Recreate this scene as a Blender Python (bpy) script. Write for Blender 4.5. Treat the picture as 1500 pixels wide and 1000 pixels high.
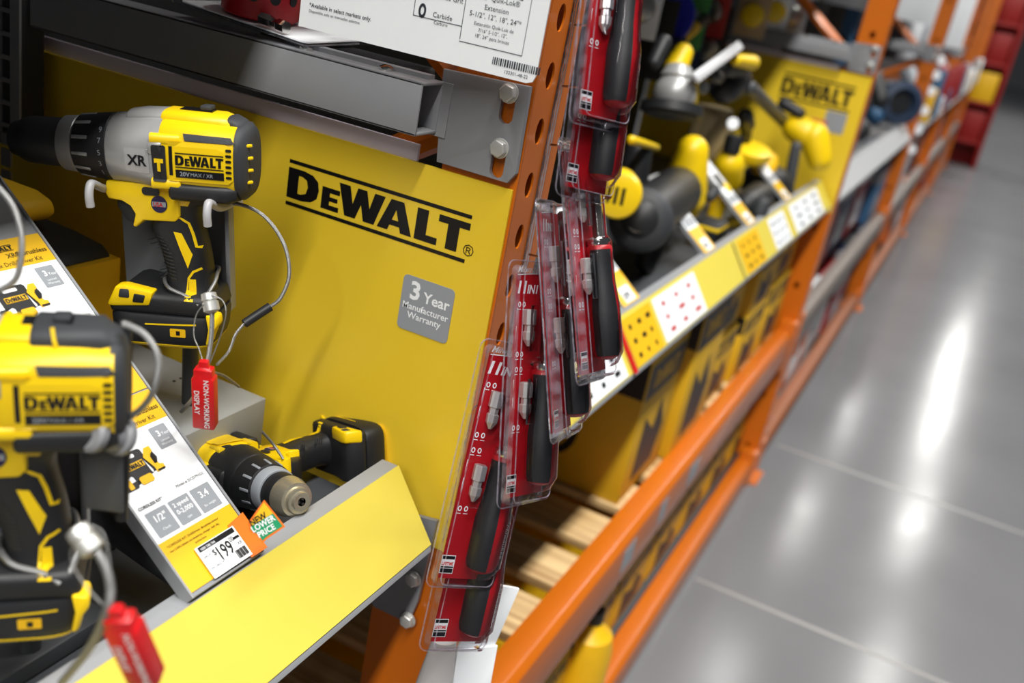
import bpy, bmesh, math, random
from mathutils import Vector as V, Matrix as MX
from mathutils.bvhtree import BVHTree
random.seed(7)
SC = bpy.context.scene
COL = SC.collection
for o in list(bpy.data.objects): bpy.data.objects.remove(o)

# ------------------------------------------------------------------ camera
CAM = V((.365, -.824, 1.60)); FPX = 1458.0
CR = (MX.Rotation(.39156, 3, 'Z') @ MX.Rotation(math.pi/2-.37097, 3, 'X') @ MX.Rotation(.19496, 3, 'Z'))
cd = bpy.data.cameras.new('camera'); cd.lens = 35; cd.sensor_width = 36; cd.clip_start = .02; cd.clip_end = 200
cd.dof.use_dof = True; cd.dof.focus_distance = .90; cd.dof.aperture_fstop = 4.0
co = bpy.data.objects.new('camera', cd); COL.objects.link(co)
co.matrix_world = MX.Translation(CAM) @ CR.to_4x4()
SC.camera = co
# ------------------------------------------------------------------ world, exposure
w = bpy.data.worlds.new('store_air'); SC.world = w; w.use_nodes = True
w.node_tree.nodes['Background'].inputs[0].default_value = (.90, .95, 1, 1)
w.node_tree.nodes['Background'].inputs[1].default_value = .07
SC.view_settings.view_transform = 'Standard'; SC.view_settings.look = 'None'
SC.view_settings.exposure = -0.12; SC.view_settings.gamma = 1; SC.view_settings.use_curve_mapping = False
LAMP_W = 88.0

def ray(px, py): return CR @ V(((px-750)/FPX, -(py-500)/FPX, -1))
def at(px, py, ax, val):
    d = ray(px, py); return CAM + d*((val-CAM[ax])/d[ax])
def atd(px, py, dep): return CAM + ray(px, py)*dep
def dep(p): return -(CR.transposed() @ (p-CAM)).z

# ------------------------------------------------------------------ materials
def lin(c):
    return tuple((x/255/12.92 if x/255 <= .04045 else ((x/255+.055)/1.055)**2.4) for x in c)
MATS = {}
def mat(name, rgb, rough=.5, metal=0, var=.06, scale=30, bump=0, coat=0, emit=0, spec=.5):
    if name in MATS: return MATS[name]
    m = bpy.data.materials.new(name); m.use_nodes = True; n = m.node_tree.nodes; l = m.node_tree.links
    b = n['Principled BSDF']; c = lin(rgb)
    b.inputs['Roughness'].default_value = rough; b.inputs['Metallic'].default_value = metal
    b.inputs['Coat Weight'].default_value = coat; b.inputs['Coat Roughness'].default_value = .1
    b.inputs['Specular IOR Level'].default_value = spec
    tc = n.new('ShaderNodeTexCoord'); no = n.new('ShaderNodeTexNoise'); no.inputs['Scale'].default_value = scale
    no.inputs['Detail'].default_value = 4
    l.new(tc.outputs['Object'], no.inputs['Vector'])
    mx = n.new('ShaderNodeMix'); mx.data_type = 'RGBA'
    mx.inputs[6].default_value = tuple(x*(1-var) for x in c)+(1,); mx.inputs[7].default_value = tuple(min(1, x*(1+var)) for x in c)+(1,)
    l.new(no.outputs['Fac'], mx.inputs[0]); l.new(mx.outputs[2], b.inputs['Base Color'])
    if bump:
        bp = n.new('ShaderNodeBump'); bp.inputs['Strength'].default_value = bump; bp.inputs['Distance'].default_value = .001
        l.new(no.outputs['Fac'], bp.inputs['Height']); l.new(bp.outputs[0], b.inputs['Normal'])
    if emit:
        b.inputs['Emission Color'].default_value = c+(1,); b.inputs['Emission Strength'].default_value = emit
    MATS[name] = m; return m
YEL = mat('tool_yellow', (248, 208, 12), .38, var=.03)
SIGN = mat('sign_yellow', (238, 203, 50), .30, var=.03, scale=8)
LIPY = mat('label_yellow', (232, 213, 88), .32, var=.03, scale=8)
BLK = mat('tool_black', (30, 31, 34), .5, bump=.15, scale=900)
INK = mat('ink_black', (14, 14, 18), .35)
RUB = mat('rubber_dark', (52, 54, 58), .6, bump=.2, scale=900)
SIL = mat('gearcase_silver', (172, 172, 172), .38, metal=.35)
CHR = mat('chrome', (215, 215, 212), .14, metal=1)
ZNC = mat('zinc', (205, 205, 202), .38, metal=.55)
STL = mat('brushed_steel', (165, 163, 158), .3, metal=1)
GRY = mat('shelf_grey', (134, 135, 139), .42, var=.04, scale=60)
DGR = mat('stand_grey', (70, 72, 76), .45, var=.08, scale=40)
RAIL = mat('rail_grey', (150, 152, 156), .4)
BOXG = mat('riser_grey', (150, 152, 152), .5, var=.08, scale=25)
ORG = mat('rack_orange', (200, 102, 10), .36, var=.07, scale=14, coat=.2)
WHT = mat('paper_white', (246, 249, 254), .45, var=.02)
GLAB = mat('label_grey', (150, 155, 162), .4, var=.02)
RED = mat('card_red', (172, 18, 30), .4, var=.04)
TAGR = mat('tag_red', (206, 22, 28), .35)
PLAS = mat('hook_grey', (178, 178, 182), .4)
LAV = mat('channel_pale', (226, 217, 233), .4)
CABL = mat('steel_cable', (150, 150, 150), .35, metal=.7, bump=.5, scale=1500)
ORA = mat('tag_orange', (238, 116, 24), .45)
GRN = mat('tag_green', (22, 148, 98), .45)
NAVY = mat('navy', (22, 44, 82), .5)
BLUE = mat('blue', (40, 46, 190), .45)
CARD = mat('carton_yellow', (226, 178, 24), .55, var=.05, scale=10)
CYEL = mat('deep_yellow', (238, 186, 16), .45)
ICON = mat('icon_red', (190, 60, 60), .5)
TAN = mat('tan_plastic', (150, 132, 96), .5)
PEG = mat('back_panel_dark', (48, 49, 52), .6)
GREEN2 = mat('pack_green', (70, 150, 70), .5)
def clear(name='clear_plastic'):
    m = bpy.data.materials.new(name); m.use_nodes = True; n = m.node_tree.nodes; l = m.node_tree.links
    n.remove(n['Principled BSDF']); t = n.new('ShaderNodeBsdfTransparent'); t.inputs[0].default_value = (.96, .955, .975, 1)
    g = n.new('ShaderNodeBsdfGlossy'); g.inputs['Roughness'].default_value = .07; g.inputs[0].default_value = (1, 1, 1, 1)
    lw = n.new('ShaderNodeLayerWeight'); lw.inputs[0].default_value = .18
    tc = n.new('ShaderNodeTexCoord'); no = n.new('ShaderNodeTexNoise'); no.inputs['Scale'].default_value = 60
    bp = n.new('ShaderNodeBump'); bp.inputs['Strength'].default_value = .35; bp.inputs['Distance'].default_value = .002
    l.new(tc.outputs['Object'], no.inputs['Vector']); l.new(no.outputs['Fac'], bp.inputs['Height'])
    l.new(bp.outputs[0], g.inputs['Normal']); l.new(bp.outputs[0], lw.inputs['Normal'])
    mr = n.new('ShaderNodeMapRange'); mr.inputs[3].default_value = .0; mr.inputs[4].default_value = .9
    l.new(lw.outputs['Fresnel'], mr.inputs[0])
    mx = n.new('ShaderNodeMixShader'); l.new(mr.outputs[0], mx.inputs[0]); l.new(t.outputs[0], mx.inputs[1]); l.new(g.outputs[0], mx.inputs[2])
    l.new(mx.outputs[0], n['Material Output'].inputs[0]); return m
CLR = clear()
def rim_mat():
    m = bpy.data.materials.new('clear_rim'); m.use_nodes = True; n = m.node_tree.nodes; l = m.node_tree.links; b = n['Principled BSDF']
    b.inputs['Base Color'].default_value = (.42, .39, .48, 1); b.inputs['Roughness'].default_value = .12; b.inputs['Specular IOR Level'].default_value = .9
    tc = n.new('ShaderNodeTexCoord'); no = n.new('ShaderNodeTexNoise'); no.inputs['Scale'].default_value = 90
    mr = n.new('ShaderNodeMapRange'); mr.inputs[1].default_value = .35; mr.inputs[2].default_value = .65; mr.inputs[3].default_value = .10; mr.inputs[4].default_value = .42
    l.new(tc.outputs['Object'], no.inputs['Vector']); l.new(no.outputs['Fac'], mr.inputs[0]); l.new(mr.outputs[0], b.inputs['Alpha']); return m
RIM = rim_mat()
def concrete():
    m = mat('polished_concrete', (118, 118, 121), .2, var=.2, scale=1.3, spec=.06)
    n = m.node_tree.nodes; l = m.node_tree.links; b = n['Principled BSDF']
    tc = n.new('ShaderNodeTexCoord'); a = n.new('ShaderNodeTexNoise'); a.inputs['Scale'].default_value = 5; a.inputs['Detail'].default_value = 6
    l.new(tc.outputs['Object'], a.inputs['Vector'])
    mr = n.new('ShaderNodeMapRange'); mr.inputs[3].default_value = .13; mr.inputs[4].default_value = .21
    l.new(a.outputs['Fac'], mr.inputs[0]); l.new(mr.outputs[0], b.inputs['Roughness'])
    return m
def pine():
    m = mat('pine_wood', (196, 160, 104), .6, var=.0); n = m.node_tree.nodes; l = m.node_tree.links
    tc = n.new('ShaderNodeTexCoord'); mp = n.new('ShaderNodeMapping'); mp.inputs['Scale'].default_value = (1.2, 30, 30)
    no = n.new('ShaderNodeTexNoise'); no.inputs['Scale'].default_value = 3; no.inputs['Detail'].default_value = 5
    l.new(tc.outputs['Object'], mp.inputs[0]); l.new(mp.outputs[0], no.inputs['Vector'])
    r = n.new('ShaderNodeValToRGB'); r.color_ramp.elements[0].color = lin((160, 120, 70))+(1,); r.color_ramp.elements[1].color = lin((222, 190, 136))+(1,)
    r.color_ramp.elements[0].position = .3; r.color_ramp.elements[1].position = .7
    l.new(no.outputs['Fac'], r.inputs[0]); l.new(r.outputs[0], n['Principled BSDF'].inputs['Base Color']); return m
PINE = pine()

# ------------------------------------------------------------------ mesh helpers
class MB:
    def __init__(s): s.v = []; s.f = []
    def add(s, vs, fs):
        b = len(s.v); s.v += [tuple(p) for p in vs]; s.f += [tuple(i+b for i in f) for f in fs]; return s
    def box(s, x0, x1, y0, y1, z0, z1, M=None):
        vs = [V((x, y, z)) for x in (x0, x1) for y in (y0, y1) for z in (z0, z1)]
        if M: vs = [M @ p for p in vs]
        return s.add(vs, [(0, 1, 3, 2), (4, 6, 7, 5), (0, 4, 5, 1), (2, 3, 7, 6), (0, 2, 6, 4), (1, 5, 7, 3)])
    def loft(s, rings, cap=True, closed=True):
        n = len(rings[0]); vs = [p for r in rings for p in r]; fs = []
        for i in range(len(rings)-1):
            for j in range(n if closed else n-1):
                k = (j+1) % n; fs.append((i*n+j, i*n+k, (i+1)*n+k, (i+1)*n+j))
        if cap: fs.append(tuple(range(n-1, -1, -1))); fs.append(tuple((len(rings)-1)*n+j for j in range(n)))
        return s.add(vs, fs)
    def lathe(s, prof, o=(0, 0, 0), ax=(0, 0, 1), n=28, cap=True):
        o = V(o); a = V(ax).normalized(); u = a.orthogonal().normalized(); w = a.cross(u)
        return s.loft([[o+a*t+(u*math.cos(2*math.pi*j/n)+w*math.sin(2*math.pi*j/n))*max(r, 1e-5) for j in range(n)] for t, r in prof], cap)
    def tube(s, path, r, n=8, smooth=4):
        P = [V(p) for p in path]
        if smooth and len(P) > 2:
            Q = []
            for i in range(len(P)-1):
                a, b, c, d = P[max(i-1, 0)], P[i], P[i+1], P[min(i+2, len(P)-1)]
                for k in range(smooth):
                    t = k/smooth; Q.append(.5*((2*b)+(c-a)*t+(2*a-5*b+4*c-d)*t*t+(3*b-a-3*c+d)*t**3))
            P = Q+[P[-1]]
        rings = []; u = None
        for i, p in enumerate(P):
            d = (P[min(i+1, len(P)-1)]-P[max(i-1, 0)]).normalized()
            u = d.orthogonal().normalized() if u is None else (u-d*u.dot(d)).normalized()
            w_ = d.cross(u); rr = r[min(i, len(r)-1)] if isinstance(r, (list, tuple)) else r
            rings.append([p+(u*math.cos(2*math.pi*j/n)+w_*math.sin(2*math.pi*j/n))*rr for j in range(n)])
        return s.loft(rings)
    def capsule(s, p0, p1, r0, r1, n=20):
        p0 = V(p0); p1 = V(p1); L = (p1-p0).length; pr = []
        for k in range(6): a = math.pi/2*k/5; pr.append((-r0*math.cos(a), r0*math.sin(a)))
        for k in range(6): a = math.pi/2*k/5; pr.append((L+r1*math.sin(a), r1*math.cos(a)))
        return s.lathe(pr, p0, p1-p0, n)
    def prism(s, poly, a, b, fn):
        n = len(poly); vs = [fn(p[0], p[1], a) for p in poly]+[fn(p[0], p[1], b) for p in poly]
        return s.add(vs, [tuple(range(n-1, -1, -1)), tuple(range(n, 2*n))]+[(i, (i+1) % n, n+(i+1) % n, n+i) for i in range(n)])
    def build(s, name, m, parent=None, bevel=0, smooth=38, M=None, seg=2):
        me = bpy.data.meshes.new(name); me.from_pydata(s.v, [], s.f)
        bm = bmesh.new(); bm.from_mesh(me); bmesh.ops.recalc_face_normals(bm, faces=bm.faces)
        if bevel:
            ed = [e for e in bm.edges if e.is_manifold and len(e.link_faces) == 2 and e.calc_face_angle(0) > .6]
            if ed: bmesh.ops.bevel(bm, geom=ed, offset=bevel, segments=seg, profile=.5, affect='EDGES', clamp_overlap=True)
        bm.to_mesh(me); bm.free()
        return link(name, me, m, parent, smooth, M)
def link(name, me, m, parent=None, smooth=38, M=None):
    if smooth: me.shade_smooth(); me.set_sharp_from_angle(angle=math.radians(smooth))
    me.materials.clear(); me.materials.append(m)
    o = bpy.data.objects.new(name, me); COL.objects.link(o)
    if M is not None: o.matrix_world = M
    if parent: o.parent = parent
    return o
def tag(o, label, cat, group=None):
    o['label'] = label; o['category'] = cat
    if group: o['group'] = group
    return o
def thing(name, label, cat, M=None, group=None):
    o = bpy.data.objects.new(name, None); COL.objects.link(o); o.empty_display_size = .05
    if M is not None: o.matrix_world = M if isinstance(M, MX) else MX.Translation(V(M))
    return tag(o, label, cat, group)
def struct(o): o['kind'] = 'structure'; return o
def copy_tree(o, parent=None):
    c = o.copy(); COL.objects.link(c); c.parent = parent
    for ch in list(o.children): copy_tree(ch, c)
    return c
def frame(o, x, y):                     # matrix with given x axis and (roughly) y axis
    x = V(x).normalized(); z = x.cross(V(y)).normalized(); y = z.cross(x)
    M = MX.Identity(4)
    for i in range(3): M[i][0] = x[i]; M[i][1] = y[i]; M[i][2] = z[i]; M[i][3] = V(o)[i]
    return M
def curve_mesh(polys, ext=0, bev=0):
    cu = bpy.data.curves.new('c', 'CURVE'); cu.dimensions = '2D'; cu.fill_mode = 'BOTH'; cu.extrude = ext; cu.bevel_depth = bev; cu.bevel_resolution = 1
    for p in polys:
        sp = cu.splines.new('POLY'); sp.points.add(len(p)-1); sp.use_cyclic_u = True
        for q, c in zip(sp.points, p): q.co = (c[0], c[1], 0, 1)
    o = bpy.data.objects.new('c', cu); me = bpy.data.meshes.new_from_object(o)
    bpy.data.objects.remove(o); bpy.data.curves.remove(cu); return me
def text_mesh(s, size, bold=0, shear=0, align='LEFT', res=2):
    cu = bpy.data.curves.new('t', 'FONT'); cu.body = s; cu.size = size; cu.offset = bold*size; cu.shear = shear; cu.align_x = align; cu.resolution_u = res
    o = bpy.data.objects.new('t', cu); me = bpy.data.meshes.new_from_object(o)
    bpy.data.objects.remove(o); bpy.data.curves.remove(cu); return me
def prints(name, items, m, parent, M=None, bvh=None, off=.0004):
    """flat print: items ('t',text,x,y,size,{opts}) / ('p',[polys]); M maps print plane to the parent's space;
    with bvh the print is pressed along the local Y axis onto the parts it sits on"""
    bm = bmesh.new()
    for it in items:
        if it[0] == 't':
            op = it[5] if len(it) > 5 else {}
            me = text_mesh(it[1], it[4], op.get('bold', 0), op.get('shear', 0), op.get('align', 'LEFT'))
            me.transform(MX.Translation((it[2], it[3], 0)) @ MX.Rotation(op.get('rot', 0), 4, 'Z') @ MX.Diagonal((op.get('sx', 1), op.get('sy', 1), 1, 1)))
        else: me = curve_mesh(it[1])
        bm.from_mesh(me); bpy.data.meshes.remove(me)
    if bvh:
        bmesh.ops.triangulate(bm, faces=bm.faces)
        for _ in range(3):
            ed = [e for e in bm.edges if e.calc_length() > .004]
            if ed: bmesh.ops.subdivide_edges(bm, edges=ed, cuts=1); bmesh.ops.triangulate(bm, faces=bm.faces)
    me = bpy.data.meshes.new(name)
    if M is not None: bm.transform(M)
    if bvh:
        for v in bm.verts:
            h = bvh.ray_cast(V((v.co.x, -.2, v.co.z)), V((0, 1, 0)))
            v.co.y = (h[0].y if h[0] else -.02)-off
    bm.to_mesh(me); bm.free()
    return link(name, me, m, parent, 0)
def rrect(x0, y0, x1, y1, r=.004, n=4):
    o = []
    for cx, cy, a in ((x1-r, y1-r, 0), (x0+r, y1-r, 90), (x0+r, y0+r, 180), (x1-r, y0+r, 270)):
        for k in range(n+1):
            t = math.radians(a+90*k/n); o.append((cx+r*math.cos(t), cy+r*math.sin(t)))
    return o
def rect(x0, y0, x1, y1): return [(x0, y0), (x1, y0), (x1, y1), (x0, y1)]
def ell(cx, cy, rx, ry, n=16): return [(cx+rx*math.cos(2*math.pi*k/n), cy+ry*math.sin(2*math.pi*k/n)) for k in range(n)]
def sheet(name, polys, th, m, parent, M, bev=0, smooth=30):
    me = curve_mesh(polys, th/2, bev); bm = bmesh.new(); bm.from_mesh(me); bmesh.ops.remove_doubles(bm, verts=bm.verts, dist=1e-6); bm.to_mesh(me); bm.free()
    me.transform(M); return link(name, me, m, parent, smooth)
LOGO = {'D': [[(0, 0), (.40, 0), (.62, .06), (.76, .22), (.8, .5), (.76, .78), (.62, .94), (.40, 1), (0, 1)], [(.27, .2), (.36, .2), (.48, .28), (.52, .5), (.48, .72), (.36, .8), (.27, .8)]],
 'E': [[(0, 0), (.44, 0), (.44, .16), (.2, .16), (.2, .29), (.4, .29), (.4, .43), (.2, .43), (.2, .56), (.44, .56), (.44, .72), (0, .72)]],
 'W': [[(0, 1), (.27, 1), (.37, .45), (.46, 1), (.68, 1), (.78, .45), (.87, 1), (1.12, 1), (.92, 0), (.66, 0), (.57, .5), (.46, 0), (.20, 0)]],
 'A': [[(0, 0), (.26, 1), (.56, 1), (.82, 0), (.56, 0), (.52, .18), (.29, .18), (.25, 0)], [(.33, .36), (.48, .36), (.405, .70)]],
 'L': [[(0, 0), (.52, 0), (.52, .22), (.26, .22), (.26, 1), (0, 1)]],
 'T': [[(0, 1), (.70, 1), (.70, .78), (.48, .78), (.48, 0), (.22, 0), (.22, .78), (0, .78)]]}
def logo(x, y, width, height, bars=True):
    """brand lettering: list of polygons; height covers bars"""
    out = []; sx = width/4.36
    b = .26 if bars else 0
    sy = height/(1+2*b); y0 = y+b*sy
    for ch, dx in (('D', 0), ('E', .88), ('W', 1.28), ('A', 2.28), ('L', 3.16), ('T', 3.66)):
        for p in LOGO[ch]: out.append([(x+(dx+a)*sx, y0+c*sy) for a, c in p])
    if bars:
        out.append(rect(x, y, x+width, y+.12*sy)); out.append(rect(x, y+height-.12*sy, x+width, y+height))
    return ('p', out)
XZ = MX(((1, 0, 0, 0), (0, 0, -1, 0), (0, 1, 0, 0), (0, 0, 0, 1)))     # print plane facing -Y

# ------------------------------------------------------------------ ceiling lamps
def lamp(x, y, z, L, name, label):
    t = thing(name, label, 'lamp', (x, y, z))
    MB().box(-.16, .16, -L/2, L/2, .03, .12).build('housing', WHT, t, .01)
    for s in (-1, 1): MB().tube([(0, s*L*.4, .12), (0, s*L*.4, 1.2)], .004, 6, 0).build('hanging_rod', STL, t)
    ld = bpy.data.lights.new('tube_light', 'AREA'); ld.shape = 'RECTANGLE'; ld.size = .3; ld.size_y = L; ld.energy = LAMP_W*L; ld.color = (1, .985, .94)
    lo = bpy.data.objects.new('tube_light', ld); COL.objects.link(lo); lo.parent = t
k = 0
ORD = ['first', 'second', 'third', 'fourth', 'fifth', 'sixth', 'seventh', 'eighth', 'ninth', 'tenth', 'eleventh', 'twelfth']
for i, y in enumerate((-8.9, -6.4, -3.9, -1.4, .9, 5.7, 10.7, 15.7, 20.7, 25.7)):  # two in-between front lamps are added, unseen, to brighten the near sign
    lamp(1.3, y, 6, 2.4, 'ceiling_lamp', 'white fluorescent ceiling lamp above the aisle, in a row with two added fill lamps, %s from the front' % ORD[i])
for i, y in enumerate((9.6, 14.4, 19.8, 25)):
    lamp(-.4, y, 6, 1.2, 'ceiling_lamp', 'short white ceiling lamp above the orange racks, %s from the front' % ORD[i])

# ------------------------------------------------------------------ setting
fl = struct(MB().box(-4, 14, -7, 48, -.1, 0).build('floor', concrete()))
JM = mat('joint_filler', (140, 138, 134), .4)
for px, py in ((1235, 938), (1290, 706)):
    y = at(px, py, 2, 0).y
    MB().box(.02, 14, y-.007, y+.007, -.004, .0006).build('floor_joint', JM, fl)
struct(MB().box(-4, 14, 47.8, 48, 0, 9).build('wall_far', mat('far_wall', (150, 150, 155), .7)))

# ------------------------------------------------------------------ racks
POSTY = [0, 2.5, 5.2, 7.9, 10.6, 13.3]
HZ = at(794, 192, 0, 0).z
def upright(y, label, near=False):
    t = thing('rack_upright', label, 'rack', (0, y, 0))
    z1 = 2.6
    holes = []; sq = []
    z = HZ-.0508*int(HZ/.0508)+.0
    while z < z1-.05:
        if z > .3 or not near:
            holes.append(ell(.027, z, .0085, .0125, 12))
            if z < 1.0: holes.append(ell(.063, z-.0254, .0085, .0125, 12))
        z += .0508
    for zz in [.12+.2032*i for i in range(12)]: sq.append(rect(-.048, zz, -.032, zz+.02))
    YZ = MX(((0, 0, 1, 0), (1, 0, 0, 0), (0, 1, 0, 0), (0, 0, 0, 1)))
    sheet('front_face', [rect(.0015, 0, .0785, z1)]+holes, .002, ORG, t, MX.Translation((-.001, 0, 0)) @ YZ)
    sheet('side_face', [rect(-.08, 0, -.0, z1)]+sq, .002, ORG, t, MX.Translation((0, .001, 0)) @ XZ)
    MB().box(-.08, -.002, .077, .08, 0, z1).build('side_face', ORG, t)
    MB().box(-1.08, -1.0, 0, .08, 0, z1).build('back_post', ORG, t, .004)
    for i, (a, b) in enumerate(((.15, .85), (1.45, .85), (1.45, 2.15))):
        MB().tube([(-.06, .04, a), (-1.02, .04, b)], .016, 8, 0).build('diagonal_brace', ORG, t)
    MB().box(-.1, .03, -.02, .10, 0, .008).build('foot_plate', ORG, t)
    return t
names = ['nearest the camera, beside the screwdriver packs', 'at the far end of the second tool bay', 'third along the aisle', 'fourth along the aisle', 'fifth along the aisle', 'last before the red display']
for i, y in enumerate(POSTY): upright(y, 'orange perforated steel rack upright %s' % names[i], i == 0)

def hexbolt(parent, p, ax=(0, -1, 0), r=.0082):
    b = MB(); b.lathe([(0, r*1.15), (.0015, r*1.15)], p, ax, 20)
    b.lathe([(.0015, r), (.0065, r), (.0075, r*.86)], p, ax, 6); return b.build('bolt', ZNC, parent, .0004)
def cross_beam(y, label, z0=0, detail=True):
    """grey tube arm along X with a bracket plate bolted to the upright's near face"""
    t = thing('cross_arm', label, 'shelf arm', (0, y, z0))
    f = lambda px, py: (lambda q: (q.x, q.z))(at(px, py, 1, -.008))
    pl = [f(651, 102), f(776, 128), f(755, 254), f(743, 267), f(641, 236), f(648, 130)]
    slots = []
    for bx, by in ((747, 138), (733, 219)):
        c = f(bx, by); slots.append(rrect(c[0]-.0075, c[1]-.027, c[0]+.0075, c[1]+.004, .0072))
    sheet('bracket_plate', [pl]+slots, .005, GRY, t, MX.Translation((0, -.006, 0)) @ XZ, .0006)
    for bx, by in ((747, 136), (733, 217)):
        c = f(bx, by); hexbolt(t, (c[0], -.0085, c[1]))
    fr = lambda px, py: (lambda q: (q.x, q.z))(at(px, py, 1, -.048))
    xe = fr(619, 122)[0]; zt = fr(619, 122)[1]; zb = fr(606, 200)[1]; y0, y1, th = -.048, -.009, .003
    b = MB(); xl = -1.0
    b.box(xl, xe, y0, y0+th, zb, zt); b.box(xl, xe, y1-th, y1, zb, zt); b.box(xl, xe, y0, y1, zt-th, zt); b.box(xl, xe, y0, y1, zb, zb+th)
    b.build('arm_tube', GRY, t, .001)
    MB().box(xe-.02, f(655, 190)[0], -.011, -.0085, zb-.002, zt).build('weld_tab', GRY, t)
    for px in (.05, .14): MB().lathe([(0, .007), (.003, .007), (.005, .003)], (xe-px, -.03, zt), (0, 0, 1), 14).build('rivet', CHR, t)
    MB().box(xe-.17, xe-.01, -.022, -.0105, zt, zt+.004).build('top_cap', RAIL, t)
    return t
cross_beam(0, 'grey steel cross arm with two hex bolts above the near yellow sign')
cross_beam(2.5, 'grey steel cross arm above the far yellow sign', .035)
cross_beam(5.2, 'grey steel cross arm on the third orange upright', .035)
cross_beam(7.9, 'grey steel cross arm on the fourth orange upright', .035)

def sign_panel(y, label, top, main):
    t = thing('sign_panel', label, 'sign', (0, y, 0))
    MB().box(-.70, -.0024, -.003, -.0005, 1.0, top).build('panel', SIGN, t)
    MB().box(-.62, -.108, .0, .003, top-.01, top+.016).build('top_channel', LAV, t)
    f = lambda px, py: (lambda q: (q.x, q.z))(at(px, py, 1, y))
    if main:
        a = f(428, 232); b = f(694, 318); c = f(425, 299); hh = a[1]-c[1]
        prints('brand_lettering', [logo(a[0], c[1], b[0]-a[0], hh), ('t', '®', b[0]-.004, c[1]+hh*.16, .016)], INK, t, MX.Translation((0, -.0034, 0)) @ XZ)
        s0 = f(596, 396); s1 = f(662, 506); x0, z1 = s0[0], s0[1]-.002; x1, z0 = f(671, 420)[0], f(662, 505)[1]
        st = sheet('warranty_sticker', [rrect(x0, z0, x1, z1, .005)], .0006, GLAB, t, MX.Translation((0, -.0036, 0)) @ XZ)
        xc = (x0+x1)/2; hh = z1-z0
        prints('lettering', [('t', '3', x0+.009, z1-.40*hh, .026, {'bold': .03}), ('t', 'Year', x0+.0255, z1-.40*hh, .0155, {'bold': .02}),
            ('t', 'Manufacturer', xc, z1-.60*hh, .0098, {'bold': .012, 'align': 'CENTER'}), ('t', 'Warranty', xc, z1-.76*hh, .0098, {'bold': .012, 'align': 'CENTER'})], WHT, st, MX.Translation((0, -.0041, 0)) @ XZ)
    else:
        a = f(1151, 106); b = f(1253, 130)
        prints('brand_lettering', [logo(-.265, top-.118, .225, .080)], INK, t, MX.Translation((0, -.0034, 0)) @ XZ)
        sheet('warranty_sticker', [rrect(-.105, 1.245, -.04, 1.31, .005)], .0006, GLAB, t, MX.Translation((0, -.0036, 0)) @ XZ)
        sheet('red_sticker', [rrect(-.145, 1.262, -.095, 1.275, .003)], .0006, mat('sticker_red', (214, 90, 80), .5), t, MX.Translation((0, -.0044, 0)) @ XZ)
    return t
sign_panel(0, 'large yellow sign panel with black brand lettering and grey warranty sticker', 1.396, True)
sign_panel(2.5, 'smaller-looking distant yellow sign panel at the far upright', 1.432, False)

def shelf(y0, y1, label, lipm, deckm=GRY, keyholes=False, end=True):
    t = thing('display_shelf', label, 'shelf', (0, 0, 0))
    holes = []
    if keyholes:
        for yy in (-.33, -.475, -.62, -.18):
            hx = -.118
            holes.append([(hx-.022+.006*math.cos(math.radians(a)), yy+.006*math.sin(math.radians(a))) for a in range(25, 336, 30)]+[(hx, yy-.0028), (hx+.003, yy), (hx, yy+.0028)])
    sheet('deck', [rect(-.70, y0, -.06, y1)]+holes, .004, deckm, t, MX.Translation((0, 0, 1.043)))
    fn = lambda x, z, y: V((x, y, z))
    MB().prism([(-.076, 1.041), (-.072, 1.041), (-.072, 1.092), (-.0605, 1.092), (-.0105, 1.022), (-.022, 1.012), (-.020, 1.0085), (-.004, 1.0175), (-.0055, 1.0235), (-.058, 1.0965), (-.076, 1.0965)], y0, y1, fn).build('price_rail', RAIL, t)
    d = V((-.0055+.058, 0, 1.0235-1.0965)).normalized(); nn = V((-d.z, 0, d.x))
    a = V((-.058, 0, 1.0965))+nn*.0002; b = a+d*.0885
    fr = MB(); fr.loft([[a+V((0, y, 0)), b+V((0, y, 0)), b+nn*.0014+V((0, y, 0)), a+nn*.0014+V((0, y, 0))] for y in (y0, y1)]); fr.build('lip_panel', lipm, t)
    return t
LIPD = V((.0525, 0, -.073)).normalized(); LIPN = V((.073, 0, .0525)).normalized()
def lip_frame(y, s=0.0):               # print plane on the lip: x along +Y, y up the slope
    return frame(V((-.0055, y, 1.0235))+LIPN*.0022, (0, 1, 0), -LIPD)
ns = shelf(-1.35, -.035, 'near display shelf with a bright yellow sloping price lip', LIPY, DGR, True)
# end bracket of the near shelf
f = lambda px, py, y=-.01: (lambda q: (q.x, q.z))(at(px, py, 1, y))
sheet('end_bracket', [[f(560, 742), f(640, 763), f(612, 880), f(598, 912), f(548, 888), f(500, 800)]], .005, GRY, ns, MX.Translation((0, -.008, 0)) @ XZ)
for px, py in ((607, 846), (599, 906)):
    c = f(px, py); hexbolt(ns, (c[0], -.011, c[1]))
fs = shelf(.085, 2.47, 'second display shelf with yellow price lip and white label cards', LIPY, DGR)
ls = shelf(2.585, 5.18, 'third display shelf along the aisle with a pale grey price lip', mat('lip_pale', (205, 206, 208), .4), DGR)
for i in (2, 3, 4):
    shelf(POSTY[i]+.085, POSTY[i+1]-.02, 'pale-lipped display shelf in bay %s along the aisle' % ORD[i+1], MATS['lip_pale'], DGR)
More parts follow.
